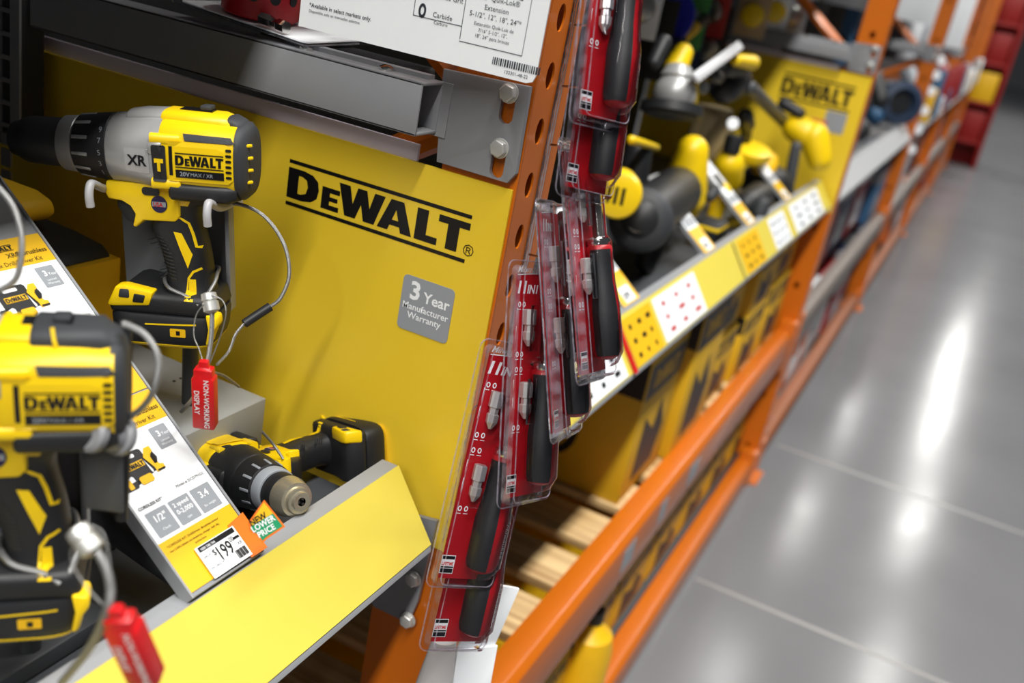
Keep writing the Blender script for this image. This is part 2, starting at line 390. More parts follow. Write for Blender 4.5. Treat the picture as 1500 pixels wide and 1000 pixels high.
# label cards on the second lip
def lip_card(px0, px1, label, base, marks, top=.083, icons=None):
    ya = at(px0[0], px0[1], 0, -.015).y; yb = at(px1[0], px1[1], 0, -.015).y
    t = tag(sheet('label_card', [rect(0, .004, yb-ya, top)], .0006, base, None, MX.Translation(LIPN*.0006) @ lip_frame(ya)), label, 'label')
    it = []; W = yb-ya
    for r in range(3):
        for c in range(3): it.append(('p', [rect(W*(.15+.3*c), .014+.024*r, W*(.15+.3*c)+W*.09*random.uniform(.6, 1.6), .014+.024*r+.008)]))
    prints('printed_marks', it, marks, t, MX.Translation(LIPN*.0013) @ lip_frame(ya))['kind'] = 'stuff'
lip_card((838, 640), (905, 578), 'white label card with small marks, nearest on the second lip', WHT, INK)
lip_card((918, 572), (958, 536), 'yellow price label beside the red strip on the second lip', CYEL, INK)
lip_card((962, 532), (1022, 478), 'white icon card in the middle of the second lip', WHT, ICON)
lip_card((1084, 425), (1112, 400), 'yellow-orange price label past the lip seam', CYEL, INK)
lip_card((1128, 386), (1150, 367), 'small white card on the far half of the second lip', WHT, INK)
lip_card((1158, 360), (1198, 325), 'wide white card nearest the far yellow sign', WHT, INK)
ya = at(915, 575, 0, -.015).y
tag(sheet('red_label_strip', [rect(0, .0, .012, .09)], .003, TAGR, None, MX.Translation(LIPN*.0024) @ lip_frame(ya-.015)), 'narrow red plastic strip clipped over the second yellow lip', 'strip')
ya = at(1078, 430, 0, -.015).y
MB().box(0, .006, .002, .086, 0, .001).build('lip_seam', mat('seam_brown', (110, 92, 40), .6), fs, M=MX.Translation(LIPN*.0006) @ lip_frame(ya))

# gondola back and upper shelf
for y0, y1, lab in ((-1.35, -.02, 'dark back panel behind the near drills'), (.085, 2.47, 'dark back panel behind the second bay tools'), (2.585, 5.18, 'dark back panel of the third bay'), (5.285, 7.88, 'dark back panel of the fourth bay'), (7.985, 10.58, 'dark back panel of the fifth bay'), (10.685, 13.28, 'dark back panel of the sixth bay')):
    tag(MB().box(-.72, -.70, y0, y1, .02, 1.9).build('back_panel', PEG, None, .002), lab, 'panel')
for y0, y1, lab in ((-2.4, -.02, 'steel upper storage deck above the near drills'), (.085, 2.47, 'steel upper storage deck above the second bay'), (2.585, 5.18, 'steel upper storage deck above the third bay')):
    tag(MB().box(-1.0, -.10, y0, y1, 1.93, 1.97).build('upper_deck', GRY, None, .003), lab, 'shelf')
# slotted standard at the back left
c = at(30, 0, 1, -.06); t = thing('slotted_standard', 'dark slotted shelf standard at the left behind the drill chuck', 'upright', (c.x, -.06, 0))
sl = []; z = at(15, 34, 1, -.06).z; stp = at(15, 4, 1, -.06).z-at(15, 39, 1, -.06).z
for i in range(-5, 12): sl.append(rect(-.029, z-i*stp-.010, -.014, z-i*stp+.010))
zb = at(15, 197, 1, -.06).z
sheet('web', [rect(-.06, zb, 0, 1.9)]+sl, .003, GRY, t, XZ)
MB().box(-.06, 0, .002, .03, zb, 1.9).build('flange', PEG, t)

# load beams
def load_beam(y0, y1, z1, h, label, stickers=(), m=None):
    m = m or ORG
    t = thing('load_beam', label, 'beam', (0, y0, 0)); L = y1-y0
    fn = lambda x, z, y: V((x, y, z))
    MB().prism([(-.055, z1-h), (0, z1-h), (0, z1-.012), (-.012, z1), (-.055, z1)], 0, L, fn).build('beam_tube', m, t, .003)
    for yy in (0, L-.05): MB().box(-.05, .004, yy, yy+.05, z1-h-.04, z1+.03).build('end_connector', ORG, t, .002)
    for py, ln in stickers: MB().box(.0002, .001, py, py+ln, z1-h*.72, z1-h*.25).build('sticker', GLAB if ln < .1 else WHT, t)
    return t
load_beam(.08, 2.5, .595, .11, 'thick orange load beam in front of the pine slats', ((.75, .07), (.98, .05), (1.2, .08)))
load_beam(.08, 2.5, .10, .095, 'low orange load beam at the floor of the second bay')
load_beam(-1.4, 0, .10, .095, 'low orange load beam under the near bay')
for i in range(1, 5):
    load_beam(POSTY[i]+.08, POSTY[i+1], .595, .09, 'middle grey load beam in bay %s along the aisle' % ORD[i+1], (), mat('beam_grey', (128, 118, 112), .45))
    load_beam(POSTY[i]+.08, POSTY[i+1], .10, .07, 'floor-level brown load beam in bay %s along the aisle' % ORD[i+1], (), mat('beam_brown', (150, 88, 52), .5))
# pine slat decks
dk = thing('slat_deck', 'pine slat shelf deck behind the thick orange beam', 'shelf', (0, 0, 0))
for i in range(14): MB().box(-.69, -.056, .10+i*.17, .10+i*.17+.12, .565, .583).build('slat', PINE, dk, .002)
MB().box(-.69, -.65, .08, 2.5, .49, .565).build('rear_beam', ORG, dk)
tag(MB().box(-.69, -.056, .10, 2.48, .085, .10).build('floor_deck', PEG, None, .002), 'dark floor-level deck under the yellow cartons', 'shelf')

# ------------------------------------------------------------------ cordless drill (local: X to the rear, -Y to the viewer, Z up; metres)
def se(u, wc, hw, hn, e=2.4, n=32, nc=0):
    o = []
    for j in range(n):
        a = 2*math.pi*j/n; c, s = math.cos(a), math.sin(a)
        o.append(V((u, nc+hn*math.copysign(abs(c)**(2/e), c), wc+hw*math.copysign(abs(s)**(2/e), s)))/1000)
    return o
def sh(w, f, b, hn, e=2.6, n=32):       # horizontal handle section
    o = []
    for j in range(n):
        a = 2*math.pi*j/n; c, s = math.cos(a), math.sin(a)
        o.append(V(((f+b)/2+(b-f)/2*math.copysign(abs(c)**(2/e), c), hn*math.copysign(abs(s)**(2/e), s), w))/1000)
    return o
def strip(pts, wd):                     # polyline (mm) to a band polygon (m)
    L = []; R = []
    for i, p in enumerate(pts):
        a = V(pts[max(i-1, 0)]); b = V(pts[min(i+1, len(pts)-1)]); d = (b-a).normalized(); n = V((-d.y, d.x))*wd/2
        L.append((V(p)+n)/1000); R.append((V(p)-n)/1000)
    return [(q.x, q.y) for q in L+R[::-1]]
mm = lambda pts: [(a/1000, b/1000) for a, b in pts]
XL = lambda x, z, y: V((x/1000, y/1000, z/1000))
def make_drill(label, M, style='hammer', group=None, scale=1.0):
    t = thing('cordless_drill', label, 'drill', M @ MX.Scale(scale, 4), group)
    solids = []
    def P(mb, name, m, bevel=0, parent=t, press=True, smooth=42):
        o = mb.build(name, m, parent, bevel, smooth)
        if press: solids.append(o)
        return o
    A = (0, 0, -.004); ax = (1, 0, 0); k = .001
    nose = style == 'metal'; dr = 3 if style == 'second' else 0
    ch = P(MB().lathe([(-.139, .012), (-.137, .0148), (-.129, .0165), (-.1285, .0185), (-.124, .0203), (-.118, .0207), (-.094, .0212), (-.092, .0205)] if not nose else
                 [(-.113, .0205), (-.111, .0216), (-.094, .0218), (-.092, .0205)], A, ax, 40), 'chuck', BLK)
    if nose:
        P(MB().lathe([(-.139, .0045), (-.1395, .0095), (-.136, .0108), (-.1355, .0135), (-.130, .0146), (-.1295, .0178), (-.117, .0212), (-.111, .0214)], A, ax, 40, cap=False), 'chuck_nose', mat('nose_steel', (206, 198, 176), .26, metal=.75), parent=ch)
        P(MB().lathe([(-.134, .0046), (-.128, .0046)], A, ax, 16), 'chuck_bore', INK, parent=ch)
        for q in range(3):
            a = q*2.094; MB().box(-.1385, -.13, -.0014, .0014, .002, .0075).build('jaw', STL, ch, M=MX.Translation(A) @ MX.Rotation(a, 4, 'X'))
    else:
        P(MB().lathe([(-.1395, .0), (-.1395, .008), (-.13, .008)], A, ax, 24), 'chuck_bore', INK, parent=ch)
    P(MB().lathe([(-.092, .0225), (-.0905, .0238), (-.079, .0248), (-.078, .024)], A, ax, 40), 'chuck_ring', SIL if not nose else GLAB)
    cc = P(MB().lathe([(-.078, .0235), (-.0765, .0262), (-.060, .0285), (-.056, .0290), (-.0475, .0300), (-.0465, .029)], A, ax, 48), 'clutch_collar', BLK)
    for q in range(12):
        a = q/12*2*math.pi+.1
        MB().loft([[V((x, y, z)) for y, z in ((-.0018, r-.001), (.0018, r-.001), (.0014, r+.0012), (-.0014, r+.0012))] for x, r in ((-.0762, .0258), (-.062, .0277))]).build('grip_bar', SIL if not nose else GLAB, cc, .0006, M=MX.Translation(A) @ MX.Rotation(a, 4, 'X'))
    GC = SIL if style != 'metal' else BLK
    P(MB().loft([se(-47, -4, 28.5, 28.5, 2), se(-45, -4, 30.5, 30.5, 2), se(-30, -3, 31, 31, 2.2), se(-8, -3, 32, 31.5, 2.8), se(1, -3, 32, 31.5, 3)]), 'gear_case', GC)
    P(MB().loft([se(-35, 22, 3, 10, 2.4), se(-31, 24, 7, 15, 2.6), se(-20, 24, 9, 16, 3), se(1, 25, 9, 16.5, 3.2)]), 'gear_case_hump', GC)
    P(MB().loft([se(-8, 4, 9, 32.8, 4), se(4, 4, 10, 33.2, 4)]), 'gear_case_rib', GC, .001)
    P(MB().loft([se(0, -4, 31, 31, 3.2), se(3, -4, 32.5, 32, 3.4), se(45, -5, 32, 31.8, 3.4), se(64, -6, 31.5, 31.4, 3.2), se(66, -6, 29, 29, 3)]), 'motor_housing', YEL)
    ridge = P(MB().loft([se(-1, 24, 9, 17, 3.6), se(1, 24, 10.5, 18, 3.6), se(48, 23, 10.5, 17.5, 3.6), se(57, 21, 10, 16, 3), se(60, 19, 8, 14, 2.6)]), 'top_ridge', YEL)
    if style != 'plain':
        MB().prism([(12, -6.5), (40, -6.5), (40, 6.5), (12, 6.5)], 34.2, 34.9, lambda x, y, z: V((x, y, z))/1000).build('selector_slot', INK, ridge)
        MB().box(.029, .039, -.0062, .0062, .0345, .039).build('selector_switch', RUB, ridge, .0015)
        prints('selector_numbers', [('t', '1', .016, .008, .007), ('t', '2', .030, .008, .007)], INK, ridge, MX.Translation((0, 0, .0352)) @ MX.Diagonal((1, 1, 1, 1)))
    for w0 in (12, -26):
        P(MB().loft([se(-6, w0, 5, 5.5, 3, 16, -27), se(17, w0, 5, 5.5, 3, 16, -27), se(19, w0, 4, 4.5, 3, 16, -27)]), 'screw_boss', YEL)
    # rear cap
    cap = P(MB().loft([se(60, -6, 24, 22, 3), se(64.5-dr, -6, 32.8, 31, 3), se(68-dr, -6.5, 33.2, 31.4, 2.8), se(72-dr, -6.5, 29.5, 28, 2.6), se(74-dr, -6.5, 22, 20, 2.4)]), 'rear_cap', RUB)
    P(MB().loft([se(50, 27, 4, 14, 2.6), se(58, 26, 6.5, 15, 2.6), se(66, 22, 7, 14, 2.4), se(69, 18, 5, 10, 2.2)]), 'top_bumper', RUB, parent=cap)
    # underside, handle
    P(MB().loft([se(8, -32, 8, 31, 4), se(10, -32, 9.5, 32.8, 4), se(58, -32, 9.5, 32.2, 4), se(66, -31, 8, 28, 3)]), 'lower_housing', BLK)
    P(MB().loft([sh(-24, -2, 57, 24), sh(-36, 0, 60, 24), sh(-42, 2, 50, 21), sh(-48, 0, 30, 18.5), sh(-56, -8, 27, 18), sh(-64, -18, 27, 18), sh(-74, -19, 28.5, 18.5), sh(-86, -12, 31, 19),
                 sh(-100, -9, 33, 18.5), sh(-115, -5.5, 34.5, 18.5), sh(-126, -5, 36, 20), sh(-133, -8, 38, 24)]), 'handle', BLK)
    P(MB().prism([(-51, -30), (10, -30), (14, -40), (13, -57), (8, -62), (-20, -63), (-27, -70), (-30, -69), (-27, -58), (-31, -51), (-38, -47), (-50, -46), (-53, -40)], -19.5, 19.5, XL), 'trigger_housing', YEL, .003)
    P(MB().prism([(-38, -45), (-46, -46), (-46, -54), (-42, -61), (-37, -67), (-30, -70), (-20, -60), (-24, -46)], -12, 12, XL), 'trigger', BLK, .002)
    # foot and battery
    foot = P(MB().prism([(-36, -122), (-10, -127), (20, -127), (38, -127), (42, -142), (42, -148), (-52, -148), (-52, -140), (-46, -127)], -31, 31, XL), 'foot', BLK, .006, smooth=50)
    P(MB().prism([(-53, -140), (-44, -121.5), (-36, -120.5), (-10, -125), (-14, -138), (-48, -141)], -32.6, -18, XL), 'foot_trim', YEL, .0025, parent=foot)
    P(MB().prism([(-40, -123), (-31, -123), (-31, -132), (-42, -132)], -33.6, -26, XL), 'light_button', RUB, .002, parent=foot)
    P(MB().prism([(-27, -127), (-17, -128), (-19, -135), (-29, -135)], -33.8, -26, XL), 'button', BLK, .001, parent=foot)
    bat = P(MB().loft([[p for p in sh(-146, -52, 43, 33, 5)], sh(-150, -53.5, 44, 34.5, 5), sh(-166, -53, 42, 34.5, 5), sh(-172, -51, 40, 33.5, 5), sh(-175, -48, 38, 32, 5)]), 'battery', BLK)
    P(MB().loft([sh(-173.2, -50.4, 39.6, 33.6, 5), sh(-175, -49, 38.8, 33, 5), sh(-176.4, -46, 36, 31, 5)]), 'battery_base', YEL, parent=bat)
    P(MB().prism([(36, -142), (46, -144), (47, -152), (43, -158), (40, -170), (35, -172), (38, -156)], -33.5, -14, XL), 'battery_latch', YEL, .003, parent=bat)
    for o in solids: o.data.update()
    vs = []; fs_ = []
    for o in solids:
        b = len(vs); vs += [v.co.copy() for v in o.data.vertices]; fs_ += [tuple(i+b for i in p.vertices) for p in o.data.polygons]
    bvh = BVHTree.FromPolygons(vs, fs_)
    D = lambda name, items, m, off=.0005, par=t: prints(name, items, m, par, XZ, bvh, off)
    D('side_frame', [('p', [mm([(10, 12), (58, 12), (64.5, 8), (64.5, -18), (60, -22), (10, -22)])])], YEL, .0012)
    if style != 'metal':
        D('side_slot', [('p', [rect(.0105, -.017, .0135, .0075)])], INK, .0018)
        D('brand_lettering', [logo(.0158, -.0102, .0410, .0128)], INK, .0018)
        D('model_strip', [('p', [rect(.0158, -.0185, .0570, -.0118)])], INK, .0018)
        D('model_lettering', [('t', '20V', .0195, -.0170, .0052, {'bold': .02}), ('t', 'MAX / XR', .0285, -.0168, .0045)], GLAB, .0023)
        for q in range(6): D('vent', [('p', [rrect(.0584, .0062-q*.0046, .0636, .0085-q*.0046, .001, 2)])], INK, .0018)
        D('top_overmould', [('p', [mm([(22, 18.5), (62, 17.5), (66, 12.5), (24, 12.5)])])], RUB, .0016)
    if style == 'hammer':
        D('hammer_plate', [('p', [rrect(-.0045, -.0235, .0075, .0075, .002)])], BLK, .001)
        D('hammer_icon', [('p', [mm([(-2.5, -4), (5.5, -4), (5.5, -7.5), (3, -7.5), (3, -15), (0, -15), (0, -7.5), (-2.5, -8)])])], YEL, .0016)
        D('xr_plate', [('p', [rrect(-.0285, -.018, -.0075, .003, .001)])], mat('xr_silver', (182, 182, 182), .35, metal=.3), .0006)
        D('xr_lettering', [('t', 'XR', -.0255, -.0115, .0125, {'bold': .03, 'sx': .95})], INK, .0011)
        sub = [('t', n, -.0505, -.004+w_, .0062, {'rot': .15, 'align': 'CENTER'}) for n, w_ in (('9', .0165), ('7', .008), ('5', -.002), ('3', -.0115), ('1', -.020))]
        D('clutch_numbers', sub, GLAB, .0004)
    rd = D('round_badge', [('p', [ell(-.005, -.047, .0072, .0076, 20)])], mat('badge_navy', (34, 26, 70), .5), .0007)
    D('badge_band', [('p', [rect(-.011, -.0492, .001, -.0448)])], GLAB, .0011); D('badge_lettering', [('t', 'USA', -.0102, -.0489, .0052, {'bold': .02, 'sx': .9})], TAGR, .0015)
    D('forward_reverse_button', [('p', [rrect(-.0195, -.0395, -.004, -.0325, .003)])], BLK, .0012)
    D('handle_line', [('p', [strip([(22, -43), (11, -43), (11, -57), (15, -60), (19, -63), (22, -72), (25, -84), (29, -85)], 2.2)])], YEL, .0006)
    D('handle_trim', [('p', [mm([(11, -42.5), (23, -42), (20, -47), (11, -47)])])], YEL, .0006)
    D('grip_insert', [('p', [mm([(6, -71), (13, -72), (22, -91), (17.5, -104)])])], YEL, .0006)
    D('foot_line', [('p', [strip([(29, -104), (22, -107), (18, -113), (17, -124)], 2.2), mm([(18, -114), (24, -114), (25, -131), (17, -131)])])], YEL, .0006)
    for q in range(12):
        z = -76-q*3.4; fx = -17+max(0, min(1, (q-1)/3))*6+q*.35
        D('grip_rib', [('p', [mm([(fx, z), (fx+14, z-1), (fx+14, z-2.2), (fx, z-1.2)])])], RUB, .0007)
    for q in range(4):
        z = .010-q*.0105; h = bvh.ray_cast(V((.2, -.019, z)), V((-1, 0, 0)))
        if h[0] and style != 'second': MB().box(-.0018, .0006, -.0050, .0050, -.0014, .0014).build('cap_vent', YEL, cap, .001, M=MX.Translation(h[0]) @ MX.Rotation(-.75, 4, 'Z'))
    D('battery_stripe', [('p', [mm([(-18, -153.5), (28, -151), (28, -152.6), (-18, -155)])])], YEL, .0004)
    D('battery_button', [('p', [rrect(.0045, -.0645-.1, .0185, -.0565-.1, .001)])], CYEL, .0006); D('battery_led', [('p', [rect(.010, -.1625, .0135, -.1585)])], INK, .001)
    return t
def drill_frame(O, th, pit):
    th = math.radians(th); pit = math.radians(pit)
    X = V((math.cos(th)*math.cos(pit), math.sin(th)*math.cos(pit), math.sin(pit))); Y = V((-math.sin(th), math.cos(th), 0))
    return frame(O, X, Y)
DM1 = drill_frame(atd(250, 215, .87), 24, 6)
drill1 = make_drill('yellow and black drill with silver gear case hanging before the sign', DM1, 'hammer')
DM2 = drill_frame(atd(6, 545, .60), 42, 3)
drill2 = make_drill('yellow and black drill, blurred and closest to the camera at left', DM2, 'second')
# the closest drill's moulded top
D2 = MB().loft([se(18, 21, 13.5, 18.6, 4), se(20, 21, 14.6, 19.4, 4), se(56, 20, 14.2, 18.8, 4), se(62, 18, 12, 16.5, 3)]).build('top_overmould', RUB, drill2, 0)
MB().tube([V(p)/1000 for p in ((30, -15, 36), (32, -19.8, 27), (36, -20, 22), (58, -19.3, 21))], .0012, 6).build('top_line', YEL, drill2)

# hooks, stands and risers
def stand(M, label, zfloor, hooks=(-.054, .046)):
    t = thing('display_stand', label, 'stand', M)
    MB().box(-.066, .036, .042, .046, -.165, -.050).build('plate', mat('plate_grey', (112, 114, 117), .45), t, .002)
    MB().box(.036, .040, .030, .046, -.16, -.035).build('plate_flange', RAIL, t, .0006)
    for u in hooks:
        b = -.036 if u < 0 else -.044
        MB().tube([(u, .044, b-.012), (u, .03, b-.008), (u, -.01, b-.004), (u, -.036, b+.006), (u, -.043, b+.007), (u, -.047, b-.001), (u, -.046, b-.011)], .0036, 10).build('hook', PLAS, t)
    post = MB(); Mi = M.inverted(); foot = M @ V((.0, .05, -.16)); foot.z = zfloor
    post.tube([V((.0, .05, -.06)), Mi @ foot], .008, 10, 0); post.build('post', DGR, t)
    return t
stand(DM1, 'dark plate stand with pale hooks holding the main drill', 1.115)
stand(DM2, 'dark plate stand behind the closest blurred drill', 1.05, ())
rl = thing('cable_reel', 'pale grey cable reel beside the closest drill handle', 'cable reel', (0, 0, 0))
MB().lathe([(0, .010), (.002, .0125), (.006, .0125), (.008, .0105), (.022, .0105), (.024, .0125), (.028, .0125), (.030, .009)], atd(128, 632, .60), atd(190, 640, .63)-atd(128, 632, .60), 24).build('drum', GRY, rl)
MB().box(-.013, .013, -.004, 0, -.052, .0).build('bracket', DGR, rl, .002, M=frame(atd(152, 640, .625), V((math.cos(.42), math.sin(.42), .06)), V((-math.sin(.42), math.cos(.42), 0))))
r = thing('riser_box', 'grey sheet-metal riser box under the main drill', 'box', (0, 0, 0))
c = at(390, 583, 1, -.045); x1, z1 = c.x, c.z
MB().box(x1-.26, x1, -.20, -.045, 1.0455, z1).build('body', BOXG, r, .0015)
for yy, zz in ((-.06, z1-.045), (-.17, z1-.045)): MB().lathe([(0, .0032), (.0006, .0032)], (x1, yy, zz), (1, 0, 0), 14).build('screw_hole', INK, r)
for yy in (-.075, -.085): MB().lathe([(0, .0018), (.0004, .0018)], (x1-.09, yy, z1), (0, 0, 1), 10).build('screw_hole', INK, r)
r = thing('tool_rest', 'dark rounded tool rest lying across the near shelf', 'stand', (0, 0, 0))
p0 = at(150, 765, 2, 1.10); p1 = at(262, 838, 2, 1.085)
MB().capsule(p0+V((-.1, .0, .02)), p1, .013, .0125, 16).build('arm', DGR, r)
MB().box(p0.x-.16, p0.x-.02, p0.y-.05, p0.y+.04, 1.0455, 1.07).build('base', DGR, r, .003)
r = thing('tool_rest', 'dark flat tool rest at the lower left of the near shelf', 'stand', (0, 0, 0))
q = at(60, 930, 2, 1.06); MB().box(q.x-.25, q.x+.02, q.y-.06, q.y+.05, 1.0455, 1.062).build('plate', DGR, r, .003)
MB().box(q.x-.25, q.x-.02, q.y-.02, q.y+.01, 1.062, 1.085).build('rib', BLK, r, .002)
MB().tube([atd(184, 470, .62), atd(182, 640, .64), atd(178, 760, .66)], .0042, 8).build('upright_rod', BLK, r)

# cables, ferrules, red tags
def red_tag(M, label):
    t = thing('red_tag', label, 'tag', M)
    MB().loft([[V((s*a, n*b, z)) for s, n in ((-1, -1), (1, -1), (1, 1), (-1, 1))] for a, b, z in ((.0085, .0055, -.058), (.009, .006, -.056), (.009, .006, -.011), (.0074, .005, -.0095), (.0074, .005, -.003), (.004, .003, -.002), (.0036, .003, .004))]).build('tag_body', TAGR, t, .0012)
    prints('lettering', [('t', 'NON-WORKING', .0012, -.0105, .0060, {'rot': -math.pi/2, 'bold': .015}), ('t', 'DISPLAY', -.0066, -.021, .0060, {'rot': -math.pi/2, 'bold': .015})], WHT, t, MX.Translation((0, -.0063, 0)) @ XZ)
    return t
def cable(paths, label, ferr, wires, sleeve=None):
    t = thing('security_cable', label, 'cable', (0, 0, 0))
    for pth, r_ in paths: MB().tube(pth, r_, 8, 6).build('cable', CABL, t)
    for pth in wires: MB().tube(pth, .0005, 6, 6).build('wire_loop', CABL, t)
    a, b = ferr; MB().lathe([(0, .003), (.001, .006), (.006, .0065), (.007, .005), (.008, .0065), (.015, .0065), (.017, .003)], a, b-a, 16).build('ferrule', ZNC, t)
    if sleeve: MB().tube(sleeve, .0042, 10, 0).build('sleeve', BLK, t)
    return t
d1 = .80
L1 = lambda u, y, w_: DM1 @ V((u/1000, y/1000, w_/1000))
loop = [L1(38, 0, -112), L1(30, 24, -114), L1(8, 24, -116), L1(-9, 0, -118), L1(0, -22, -122), L1(18, -26, -128), L1(30, -30, -134)]
cable([(loop, .0017), ([L1(38, 0, -112), L1(39, -14, -118), L1(32, -28, -132)], .0017),
       ([atd(311, 456, d1), atd(309, 500, d1), atd(300, 545, d1), atd(285, 580, .82), atd(266, 602, .86)], .0019),
       ([atd(300, 298, .92), atd(345, 298, .90), atd(385, 315, .90), atd(415, 355, .90), atd(424, 400, .90), atd(412, 435, .90), atd(396, 449, .90)], .0018),
       ([atd(358, 474, .89), atd(345, 490, .885), atd(335, 515, .88), atd(318, 534, .86)], .0014),
       ([atd(310, 545, .88), atd(328, 550, .9), atd(350, 566, .93)], .0014), ([atd(384, 632, .95), atd(400, 650, .96), atd(415, 672, .96)], .0014)],
      'braided steel security cable looped on the main drill handle', (atd(305, 428, .80), atd(311, 458, .80)),
      [[atd(303, 442, .795), atd(288, 460, .795), atd(284, 490, .795), atd(292, 512, .795), atd(298, 532, .795)], [atd(310, 432, .795), atd(326, 440, .795), atd(331, 460, .795), atd(322, 495, .80), atd(306, 535, .80)]],
      [atd(396, 449, .90), atd(376, 462, .895), atd(358, 474, .89)])
o = atd(299, 534, .795)
red_tag(frame(o, ray(1, 0)-ray(0, 0), V((0, 0, 1)).cross(ray(1, 0)-ray(0, 0))) if False else frame(o, V((math.cos(.42), math.sin(.42), .06)), V((-math.sin(.42), math.cos(.42), .1))), 'red non-working display tag hanging below the main drill')
d2 = .52
cable([([DM2 @ V(p) for p in ((.038, 0, -.112), (.03, .024, -.114), (.008, .024, -.116), (-.009, 0, -.118), (0, -.022, -.122), (.018, -.026, -.128), (.030, -.030, -.134))], .0022),
       ([DM2 @ V((.038, 0, -.112)), DM2 @ V((.040, -.014, -.118)), DM2 @ V((.034, -.028, -.132))], .0022),
       ([atd(125, 790, d2), atd(150, 820, d2), atd(162, 860, d2), atd(155, 900, d2), atd(130, 950, .54), atd(90, 1000, .56)], .0024),
       ([atd(180, 474, .60), atd(212, 490, .60), atd(232, 525, .60), atd(226, 570, .60), atd(205, 600, .61), atd(180, 615, .62)], .0021),
       ([atd(-10, 268, .62), atd(18, 300, .62), atd(32, 350, .62), atd(25, 405, .62), atd(0, 425, .62)], .0019)],
      'grey security cable looped on the closest blurred drill', (atd(110, 772, d2), atd(132, 800, d2)),
      [[atd(112, 790, d2), atd(104, 815, d2), atd(120, 850, d2), atd(150, 885, d2)], [atd(128, 768, d2), atd(150, 780, d2), atd(160, 820, d2), atd(166, 893, d2)]])
red_tag(frame(atd(172, 896, d2), V((math.cos(.42), math.sin(.42), .22)), V((-math.sin(.42), math.cos(.42), .3))) @ MX.Scale(1.0, 4), 'red non-working display tag overlapping the yellow lip')

# lying drill with a steel chuck nose
N0 = V((-.072, -.176, 1.112)); rr = V((-.88, .34, -.27)).normalized(); hd = V((.36, .93, .0)); hd = (hd-rr*hd.dot(rr)).normalized()
LM = frame((0, 0, 0), rr, hd.cross(rr)*1.0)
LM = MX.Identity(4)
yy = (-hd).cross(rr)
for i in range(3): LM[i][0] = rr[i]; LM[i][2] = -hd[i]; LM[i][1] = yy[i]
LS = .88
org = N0-LM.to_3x3() @ V((-.139, 0, -.004))*LS
LM = MX.Translation(org) @ LM
make_drill('drill lying on its side by the yellow lip, steel chuck nose outward', LM, 'metal', None, LS)

# ------------------------------------------------------------------ sloping price board between the drills
BS = V((-.79936, 0, .60085)); BO = V((-.06, -.327, 1.105))
BM = frame(BO, (0, 1, 0), BS)
pb = thing('price_board', 'sloping price board with two product labels beside the closest drill', 'sign', BM)
MB().box(.0, .082, -.004, .42, -.012, -.0006).build('backing', RAIL, pb, .001)
MB().box(.0815, .0835, -.004, .42, -.012, .0014).build('edge_channel', RAIL, pb)
MB().box(-.0015, .0005, -.004, .42, -.012, .0010).build('edge_channel', RAIL, pb)
def label_sheet(t0, price):
    T = MX.Translation((0, t0, 0))
    lb = sheet('product_label', [rect(.001, 0, .081, .164)], .0004, WHT, pb, T)
    Z = lambda z: MX.Translation((0, t0, z))
    for ba in (rect(.001, .0, .081, .045), rect(.001, .136, .081, .164)): prints('yellow_band', [('p', [ba])], CYEL, lb, Z(.0004))
    for x0, y0, x1, y1 in ((.056, .1115, .0735, .132), (.006, .048, .0275, .0705), (.030, .048, .0515, .0705), (.054, .048, .0755, .0705)):
        prints('grey_tile', [('p', [rrect(x0, y0, x1, y1, .001)])], GLAB, lb, Z(.0004))
    C = {'align': 'CENTER', 'bold': .02}; C2 = {'align': 'CENTER'}
    prints('tile_lettering', [('t', '3', .0605, .1225, .0075, {'bold': .03}), ('t', 'Year', .0648, .1225, .0042, {}), ('t', 'Limited', .0648, .1175, .003, C2), ('t', 'Warranty', .0648, .1142, .003, C2),
        ('t', '1/2"', .0167, .0605, .0082, C), ('t', 'Chuck', .0167, .0525, .003, C2), ('t', '2 speed', .0407, .0640, .0052, C), ('t', '0-2,000', .0407, .0575, .0056, C), ('t', 'rpm', .0407, .0515, .003, C2),
        ('t', '3.4', .0647, .0605, .0082, C), ('t', 'lbs. weight', .0647, .0525, .003, C2)], WHT, lb, Z(.0008))
    prints('label_lettering', [('t', 'CORDLESS KIT*', .004, .0745, .0036, {'bold': .02}), ('t', 'Model # DCD791D2', .046, .0775, .0036), ('t', '*CORDLESS KIT: Drill/Driver, Brushless motor', .006, .0385, .0029),
        ('t', 'two 2.0Ah lithium ion batteries, charger, belt clip,', .006, .0345, .0027), ('t', 'and kit box', .03, .0308, .0027), ('t', 'XR® Brushless', .0405, .1458, .0062, {'bold': .01}), ('t', 'Max Drill/Driver Kit', .022, .1385, .0058)], INK, lb, Z(.0007))['kind'] = 'stuff'
    prints('brand_lettering', [logo(.024, .1525, .026, .0058), ('p', [rect(.0225, .151, .0515, .1515), rect(.0225, .159, .0515, .1595), rect(.0225, .151, .023, .1595), rect(.051, .151, .0515, .1595)])], INK, lb, Z(.0008))
    cs = prints('kit_picture', [('p', [rrect(.010, .097, .038, .121, .003), rrect(.004, .091, .018, .102, .002), mm([(35, 112), (46, 118), (48, 108), (42, 98), (36, 98)])])], BLK, lb, Z(.0005))
    prints('kit_picture_detail', [('p', [rect(.014, .106, .034, .1115), mm([(36, 112), (41, 119), (47, 119), (47, 114), (43, 112), (46, 102), (49, 101), (49, 97), (40, 96), (40, 101)]), rrect(.021, .0915, .034, .0985, .002), rrect(.009, .092, .0135, .1, .001)])], CYEL, lb, Z(.0009))
    prints('kit_picture_lettering', [logo(.0145, .1065, .019, .0042, False), ('p', [rrect(.042, .1035, .045, .111, .0008), rect(.041, .0965, .0485, .098)])], INK, lb, Z(.0012))
    prints('kit_picture_handle', [('p', [rrect(.0165, .1155, .0295, .1185, .001)])], WHT, lb, Z(.0012))
